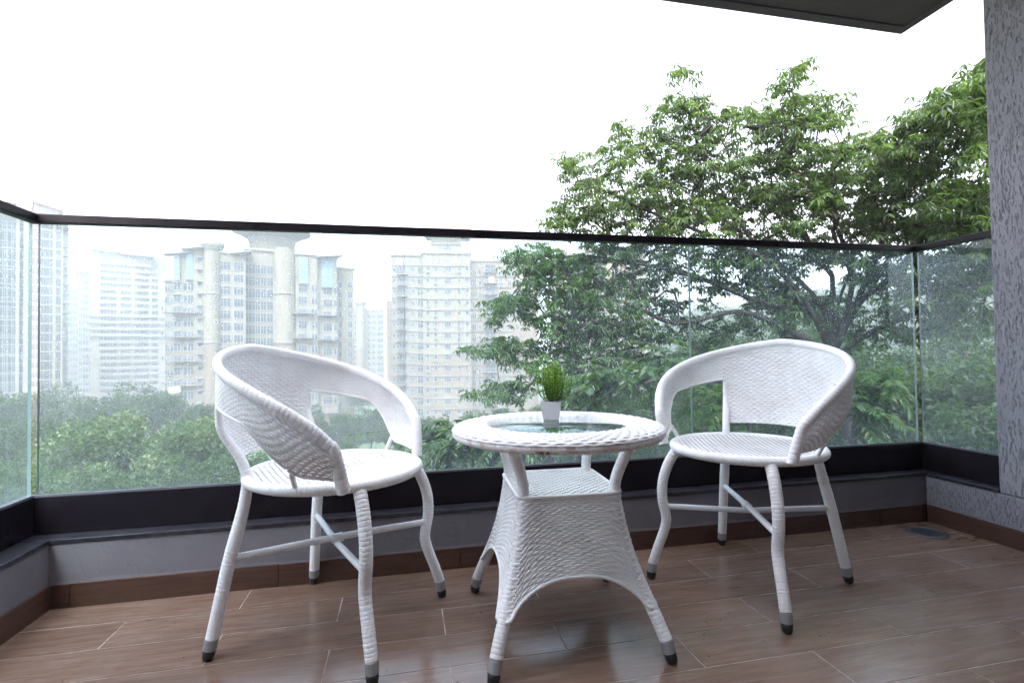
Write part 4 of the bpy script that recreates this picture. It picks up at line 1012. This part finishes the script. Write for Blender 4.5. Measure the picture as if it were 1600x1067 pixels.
for q in range(900):
    a_, b_ = rg.uniform(0, n-1.001), rg.uniform(1, 3.6); i0, j0 = int(a_), int(b_); fa, fb_ = a_-i0, b_-j0
    p = (Va[i0, j0]*(1-fa)*(1-fb_)+Va[i0+1, j0]*fa*(1-fb_)+Va[i0, j0+1]*(1-fa)*fb_+Va[i0+1, j0+1]*fa*fb_)
    u = unit(60, rg); u[:, 2] = abs(u[:, 2]); r = rg.uniform(2.2, 4.2); Cc.append(p+u*r*np.array([1, 1, .9])); tone.append(np.clip(rg.normal(.45, .15)+rg.normal(0, .1, 60), 0, 1))
Cc = np.concatenate(Cc); tone = np.concatenate(tone); n = len(Cc)
V, F = leaves(Cc, unit(n, rg), np.tile([0, 0, 1.], (n, 1))+rg.normal(0, .5, (n, 3)), rg.uniform(.8, 1.6, n), rg.uniform(.6, 1.1, n))
tag(link('forest', leafmesh('forest', V, F, leaf_mid, tone)), 'far woodland covering the hillside at the right', 'woodland', None, 'stuff')

# ---- the big tree
rg = np.random.default_rng(21)
D0 = 10.2
BL = [ # px, py, radius px, distance offset, shoots
 (1062, 118, 20, 0, 5), (1082, 160, 26, .2, 8), (1040, 175, 28, 0, 9), (1095, 186, 40, .3, 20), (1150, 182, 30, .3, 12), (1240, 118, 20, -.3, 8), (1215, 140, 16, -.2, 4), (1250, 168, 30, .2, 14), (1195, 188, 34, .4, 16),
 (1300, 172, 38, .1, 20), (1230, 205, 45, .3, 28), (975, 208, 20, 0, 6), (1010, 222, 36, .2, 18), (905, 268, 30, -.2, 12), (885, 262, 18, -.2, 5), (955, 250, 34, 0, 17), (1060, 235, 48, .3, 34), (1120, 240, 44, .5, 28), (880, 335, 26, -.3, 14), (925, 312, 40, -.2, 26), (985, 290, 48, .1, 36),
 (1050, 300, 56, .2, 48), (1120, 300, 56, .5, 44), (1190, 270, 56, .3, 46), (1270, 250, 52, .2, 42), (1340, 250, 46, .3, 32), (870, 350, 18, -.3, 6), (940, 352, 44, 0, 30), (1020, 356, 50, .4, 38), (1100, 352, 48, .0, 36),
 (1180, 335, 55, .7, 40), (1250, 320, 55, .2, 44), (1320, 310, 55, .6, 44), (1390, 270, 48, .1, 36), (1400, 225, 34, -.2, 18), (1520, 128, 26, -.5, 12), (1550, 112, 24, -.6, 8), (1470, 168, 24, -.4, 9), (1440, 178, 18, -.3, 6), (1450, 200, 40, -.2, 28), (1495, 165, 34, -.4, 22), (1540, 150, 34, -.5, 20), (1530, 205, 36, -.3, 20), (1470, 255, 42, .1, 26), (1400, 330, 55, .3, 42), (1470, 325, 55, -.2, 44), (1540, 320, 50, -.4, 38), (1600, 300, 60, -.5, 36), (1545, 250, 26, -1.0, 8), (1610, 200, 60, 0, 30),
 (1250, 375, 46, 1.0, 24), (1330, 372, 44, 1.0, 22), (1420, 380, 40, .8, 20), (1500, 380, 50, .6, 30),
 # through the glass
 (805, 405, 22, -.4, 9), (850, 400, 34, -.3, 20), (830, 435, 30, -.4, 16), (885, 430, 44, -.2, 32), (945, 420, 50, .1, 42), (1010, 415, 50, .3, 42), (1075, 410, 40, .4, 22), (800, 475, 30, -.6, 15), (775, 490, 18, -.6, 5), (850, 480, 38, -.4, 24), (905, 485, 48, -.2, 36), (965, 480, 50, 0, 40), (1020, 465, 34, .3, 14),
 (870, 530, 42, -.3, 26), (930, 540, 48, 0, 34), (990, 535, 44, .3, 26), (780, 545, 26, -.8, 14), (815, 555, 30, -.7, 14), (745, 550, 12, -.8, 3), (870, 580, 40, -.4, 24), (930, 600, 50, 0, 32), (1000, 590, 50, .4, 30), (805, 605, 24, -.8, 10), (775, 612, 18, -.9, 6), (745, 612, 12, -.9, 2),
 (1150, 415, 44, .5, 26), (1205, 420, 46, .6, 38), (1225, 460, 36, .5, 20), (1290, 400, 30, .6, 12), (1050, 500, 40, .5, 20), (1110, 520, 40, .8, 20), (1170, 500, 34, .8, 16), (1350, 420, 30, .5, 12), (1390, 440, 40, .4, 20), (1450, 430, 48, .1, 34), (1520, 420, 50, 0, 40), (1590, 400, 60, 0, 36), (1420, 500, 44, .4, 22), (1500, 490, 50, .2, 30), (1290, 480, 34, .9, 16), (1180, 455, 34, .9, 14), (1110, 455, 30, .8, 12), (1240, 500, 40, 1.0, 18), (1160, 390, 34, .6, 14), (1340, 510, 44, .8, 18)]
sh = []
for (px, py, rr, off, n) in BL:
    for k in range(int(n*(1.65 if py < 385 else 1.7))):
        a = rg.uniform(0, 2*pi); q = math.sqrt(rg.random()); dd = D0+off*1.6+rg.normal(0, .55)
        sh.append(at(px+rr*q*math.cos(a), py+rr*q*.8*math.sin(a), dd))
sh = np.array(sh)
big = thing('broadleaf_tree', 'big spreading tree with glossy drooping leaves rising above the railing at the right', 'tree', (*at(1330, 700, 11.2)[:2], GZ))
broot = np.array([*at(1330, 700, 11.2)[:2], GZ])
# skeleton: trunk forks into main limbs, then shoots are joined to the nearest limb
nodes = []; par_ = []
def chain(pts, parent):
    for p in pts: nodes.append(np.array(p, float)); par_.append(parent); parent = len(nodes)-1
    return parent
def seg(pts, n): return catmull(pts, n)[1:]
nodes.append(broot); par_.append(-1)
fork = at(1330, 640, 11.0)
t0 = chain(seg([broot, broot*.5+fork*.5+[.3, 0, 0], fork], 6), 0)
fork2 = at(1300, 560, 10.9); t1 = chain(seg([fork, fork2], 4), t0)
LIMBS = [[(1270, 500, 10.8), (1180, 470, 10.6), (1100, 440, 10.4), (1000, 420, 10.1), (900, 410, 9.9), (840, 420, 9.8)], [(1290, 480, 10.9), (1240, 440, 10.9), (1180, 380, 10.7), (1130, 310, 10.6), (1090, 230, 10.5), (1075, 150, 10.3)],
         [(1310, 480, 10.8), (1330, 410, 10.9), (1290, 330, 10.7), (1240, 250, 10.6), (1225, 160, 10.2)], [(1340, 480, 10.7), (1400, 430, 10.6), (1450, 350, 10.4), (1500, 250, 10.1), (1550, 170, 9.8)],
         [(1360, 520, 10.7), (1450, 480, 10.5), (1540, 430, 10.2), (1600, 380, 10)], [(1250, 530, 10.6), (1160, 485, 10.4), (1060, 505, 10.2), (960, 470, 9.9), (860, 490, 9.6)],
         [(1230, 565, 10.4), (1120, 560, 10.2), (1000, 600, 9.9), (900, 565, 9.6), (800, 570, 9.3)], [(1260, 470, 10.6), (1190, 400, 10.3), (1100, 360, 10.1), (1000, 320, 10), (920, 290, 9.9)],
         [(1350, 450, 10.7), (1380, 370, 10.6), (1400, 290, 10.4), (1420, 230, 10.2)], [(1330, 430, 10.8), (1310, 340, 11), (1330, 260, 10.7), (1310, 190, 10.4)]]
for lm in LIMBS:
    chain(seg([fork2]+[at(a+rg.normal(0, 5), b_+rg.normal(0, 5), d_) for a, b_, d_ in lm], 6), t1)
order = np.argsort(np.linalg.norm(sh-fork2, axis=1)); plen = {}
NA = np.zeros((12000, 3)); NL = np.zeros(12000); cnt = len(nodes)
NA[:cnt] = nodes
for i in range(1, cnt): NL[i] = NL[par_[i]]+np.linalg.norm(nodes[i]-nodes[par_[i]])
tips = []
for i in order:
    p = sh[i]; d = np.linalg.norm(NA[t1:cnt]-p, axis=1); c_ = d+.10*NL[t1:cnt]; j = t1+int(c_.argmin()); q = NA[j]; dist_ = d[j-t1]
    if dist_ > .25:
        m_ = max(1, int(dist_/.28)); out_ = (q-NA[par_[j]]); out_ /= np.linalg.norm(out_)+1e-9
        pr = j
        for k in range(1, m_+1):
            f_ = k/(m_+1); x = q+(p-q)*f_+out_*dist_*.22*math.sin(pi*f_)+rg.normal(0, .025, 3); nodes.append(x); par_.append(pr); NA[cnt] = x; NL[cnt] = NL[pr]+dist_/(m_+1); pr = cnt; cnt += 1
    else: pr = j
    nodes.append(p); par_.append(pr); NA[cnt] = p; NL[cnt] = NL[pr]+dist_*.5; tips.append(cnt); cnt += 1
rad = np.zeros(cnt)
for i in tips: rad[i] = max(rad[i], .0035)
area = rad**2.3
for i in range(cnt-1, 0, -1):
    if area[i] == 0: area[i] = .0035**2.3
    area[par_[i]] += area[i]
rad = area**(1/2.3)
rad = np.minimum(rad*1.12, .26)
Vb = []; Fb = []; nb = 0; KS = 6
ang = np.arange(KS)*2*pi/KS
for i in range(1, cnt):
    p, q = NA[par_[i]], NA[i]; d = q-p; L_ = np.linalg.norm(d)
    if L_ < 1e-4: continue
    d /= L_; a = np.array([0, 0, 1.]) if abs(d[2]) < .9 else np.array([1., 0, 0]); U_ = np.cross(d, a); U_ /= np.linalg.norm(U_); B_ = np.cross(d, U_)
    r0 = min(rad[par_[i]], rad[i]*1.25); r1 = rad[i]
    ring_ = np.cos(ang)[:, None]*U_+np.sin(ang)[:, None]*B_
    Vb.append(p+ring_*r0-d*r0*.3); Vb.append(q+ring_*r1); k = np.arange(KS); Fb.append(np.stack([nb+k, nb+(k+1) % KS, nb+KS+(k+1) % KS, nb+KS+k], 1)); nb += 2*KS
o = link('trunk', meshdata('trunk', np.concatenate(Vb), np.concatenate(Fb), bark, True), big); o.matrix_parent_inverse = Matrix.Translation(-Vector(big.location))
# leaves: whorls of drooping lance leaves around each shoot
Cc = []; Dd = []; Uu = []; Ll = []; Rr = []
for i in tips:
    p = NA[i]; out_ = NA[i]-NA[par_[i]]; out_ /= np.linalg.norm(out_)+1e-9; tone = np.clip(rg.normal(.42, .20), 0, 1); sz = rg.uniform(.8, 1.15)
    for w in range(rg.integers(3, 6)):
        c = p+rg.normal(0, .10, 3)*np.array([1.1, 1.1, .42]); ax = out_*.3+np.array([0, 0, .9])+rg.normal(0, .25, 3); ax /= np.linalg.norm(ax)
        e1 = np.cross(ax, [1, .2, .1]); e1 /= np.linalg.norm(e1); e2 = np.cross(ax, e1); m_ = rg.integers(6, 9); a0 = rg.uniform(0, 6.28)
        for k in range(m_):
            a = a0+2*pi*k/m_+rg.normal(0, .15); dr_ = rg.uniform(-.95, -.05); dv = math.cos(a)*e1+math.sin(a)*e2+ax*dr_
            Cc.append(c+dv*.012); Dd.append(dv+np.array([0, 0, -.25])); Uu.append(ax+.3*dv+rg.normal(0, .15, 3)); Ll.append(rg.uniform(.075, .150)*sz); Rr.append(np.clip(tone+rg.normal(0, .1), 0, 1))
Cc = np.array(Cc); n = len(Cc); Ll = np.array(Ll)
V, F = leaves(Cc, np.array(Dd), np.array(Uu), Ll, Ll*rg.uniform(.26, .36, n), .22, .10)
o = link('crown', leafmesh('crown', V, F, leaf_big, np.array(Rr)), big); o.matrix_parent_inverse = Matrix.Translation(-Vector(big.location))
print('BIG', cnt, n)

# leafy sprays close below the railing
def spray(name, label, a, b_, d0_, d1_, n_side, ll, m, seed, grp):
    """an arching branch with side twigs of paired leaflets"""
    rg_ = np.random.default_rng(seed); p0 = at(*a, d0_); p1 = at(*b_, d1_); mid = (p0+p1)/2+np.array([0, 0, .35])
    base = np.array([p0[0]+.3, p0[1]+.5, GZ]); t = thing(name, label, 'tree', tuple(base), 0, grp)
    ax = catmull([base, base*.3+p0*.7+[0, 0, -1], p0, mid, p1], 14); mb_ = MB(); mb_.add(*tube(ax, np.linspace(.07, .012, len(ax)), 6))
    cc = []; dd = []; uu = []
    for k in range(n_side):
        f_ = .5+.5*(k+rg_.random())/n_side; p = ax[min(int(f_*(len(ax)-1)), len(ax)-1)]; dv = unit(1, rg_)[0]*np.array([1, 1, .45])+[-.5, 0, .1]; L_ = rg_.uniform(.35, .8)
        tw = catmull([p, p+dv*L_*.55+[0, 0, .05], p+dv*L_+[0, 0, -.10*L_]], 8); mb_.add(*tube(tw, .004, 5))
        for j in range(2, len(tw)):
            tdir = tw[j]-tw[j-1]; tdir /= np.linalg.norm(tdir)
            for s in (-1, 1):
                side = np.cross(tdir, [0, 0, 1.])*s; cc.append(tw[j]); dd.append(side+tdir*.7+[0, 0, -.3]+rg_.normal(0, .12, 3)); uu.append(np.array([0, 0, 1.])+rg_.normal(0, .2, 3))
    o_ = mb_.build('trunk', bark, t, True); o_.matrix_parent_inverse = Matrix.Translation(-Vector(base))
    cc = np.array(cc); n_ = len(cc); V, F = leaves(cc, np.array(dd), np.array(uu), ll*rg_.uniform(.7, 1.2, n_), ll*.34*rg_.uniform(.8, 1.2, n_), .2, .15)
    o_ = link('crown', leafmesh('crown', V, F, m, np.clip(rg_.normal(.5, .2, n_), 0, 1)), t); o_.matrix_parent_inverse = Matrix.Translation(-Vector(base))
leaf_spray = leaf_mat('shiny_spray_leaf', [(0, (.009, .026, .006)), (.5, (.020, .046, .010)), (1, (.055, .095, .018))], .25, .28)
GS = 'leafy branches reaching up close below the railing'
LS = 'long leafy branch arching up behind the table towards the right armchair'
spray('leafy_branch', LS, (900, 720), (1110, 560), 6.2, 7.2, 46, .13, leaf_spray, 1, GS)
spray('leafy_branch', LS.replace('long', 'shorter').replace('towards the right armchair', 'just right of the potted plant'), (860, 720), (1010, 590), 6.6, 7.4, 40, .12, leaf_spray, 2, GS)
LS2 = 'shiny leafy spray low behind the glass, between the left armchair and the table'
spray('leafy_branch', LS2, (740, 800), (700, 700), 5.2, 5.6, 40, .12, leaf_spray, 3, GS)
spray('leafy_branch', 'dull leafy spray low behind the glass, under the left edge of the table top', (820, 800), (770, 705), 5.4, 5.8, 34, .11, leaf_spray, 4, GS)
LS3 = 'leafy spray in the shade behind the right armchair'
spray('leafy_branch', LS3, (1180, 760), (1130, 620), 7.5, 8.0, 40, .13, leaf_big, 5, GS)
spray('leafy_branch', 'leafy spray in the shade behind the right arm of the right armchair', (1330, 760), (1400, 600), 7.5, 8.0, 46, .13, leaf_big, 6, GS)

# crows in the big tree
crow_m = mat('crow_feathers', (.005, .0045, .0055), .7, 0, .15)
def crow(label, px, py, dist, rz, pitch_, wings=0):
    c = at(px, py, dist); t = thing('crow', label, 'bird', tuple(c), rz, 'crows in the big tree'); t.rotation_euler = (0, -pitch_, rz); t.scale = (.75, .75, .75)
    prof_ = [(-.20, .012, .0), (-.14, .022, .002), (-.09, .038, .004), (-.02, .058, .0), (.05, .056, .006), (.10, .040, .028), (.13, .034, .045), (.155, .033, .055), (.18, .024, .052), (.192, .013, .048), (.215, .008, .044), (.245, .002, .038)]
    Pp = np.array([[x, 0, z] for x, r, z in prof_]); V, F = tube(catmull(Pp, 3), np.interp(np.linspace(0, 1, 34), np.linspace(0, 1, 12), [r for x, r, z in prof_]), 12); link('body', meshdata('body', V, F, crow_m, True), t)
    mb_ = MB()
    mb_.add([(-.13, -.018, .01), (-.13, .018, .01), (-.32, .035, -.01), (-.32, -.035, -.01), (-.13, -.018, 0), (-.13, .018, 0), (-.32, .035, -.018), (-.32, -.035, -.018)], [(0, 1, 2, 3), (7, 6, 5, 4), (0, 4, 5, 1), (1, 5, 6, 2), (2, 6, 7, 3), (3, 7, 4, 0)]); mb_.build('tail', crow_m, t)
    for s in (-1, 1):
        mb_ = MB(); y = s*.052
        if wings: pts = [(.08, y, .02), (.10, s*.18, .05), (.03, s*.36, .03), (-.10, s*.30, .01), (-.09, s*.10, .01)]
        else: pts = [(.09, y, .03), (.04, y*1.25, .045), (-.10, y*1.1, .03), (-.24, y*.5, 0), (-.08, y*1.25, -.02), (.05, y*1.2, -.01)]
        n_ = len(pts); V = pts+[(p[0], p[1]+s*.006, p[2]-.004) for p in pts]; mb_.add(V, [list(range(n_)), list(range(n_, 2*n_))[::-1]]+[(i, (i+1) % n_, n_+(i+1) % n_, n_+i) for i in range(n_)]); mb_.build('wing', crow_m, t)
        mb_ = MB(); mb_.add(*tube(np.array([(0, s*.02, -.04), (.01, s*.02, -.075), (-.01, s*.02, -.10)]), .005, 6)); mb_.build('leg', crow_m, t)
crow('black crow perched upright on a bare twig, the left one of the two birds', 1104, 203, 9.0, -.25, .75)
crow('black crow crouching level among leaves, the right one of the two birds', 1181, 200, 9.0, .15, .05)

# ------------------------------------------------------------------ haze
hz_m = bpy.data.materials.new('haze'); hz_m.use_nodes = True; nt = hz_m.node_tree; nt.nodes.clear()
pv = nt.nodes.new('ShaderNodeVolumePrincipled'); ho = nt.nodes.new('ShaderNodeOutputMaterial'); nt.links.new(pv.outputs[0], ho.inputs['Volume'])
pv.inputs['Color'].default_value = (.98, .97, .96, 1); pv.inputs['Density'].default_value = .0015; pv.inputs['Anisotropy'].default_value = .0
mb = MB(); mb.box(-3050, 3050, -60, 3050, GZ-3, 60)
tag(mb.build('haze', hz_m), 'thin grey haze in the monsoon air', 'haze', None, 'stuff')
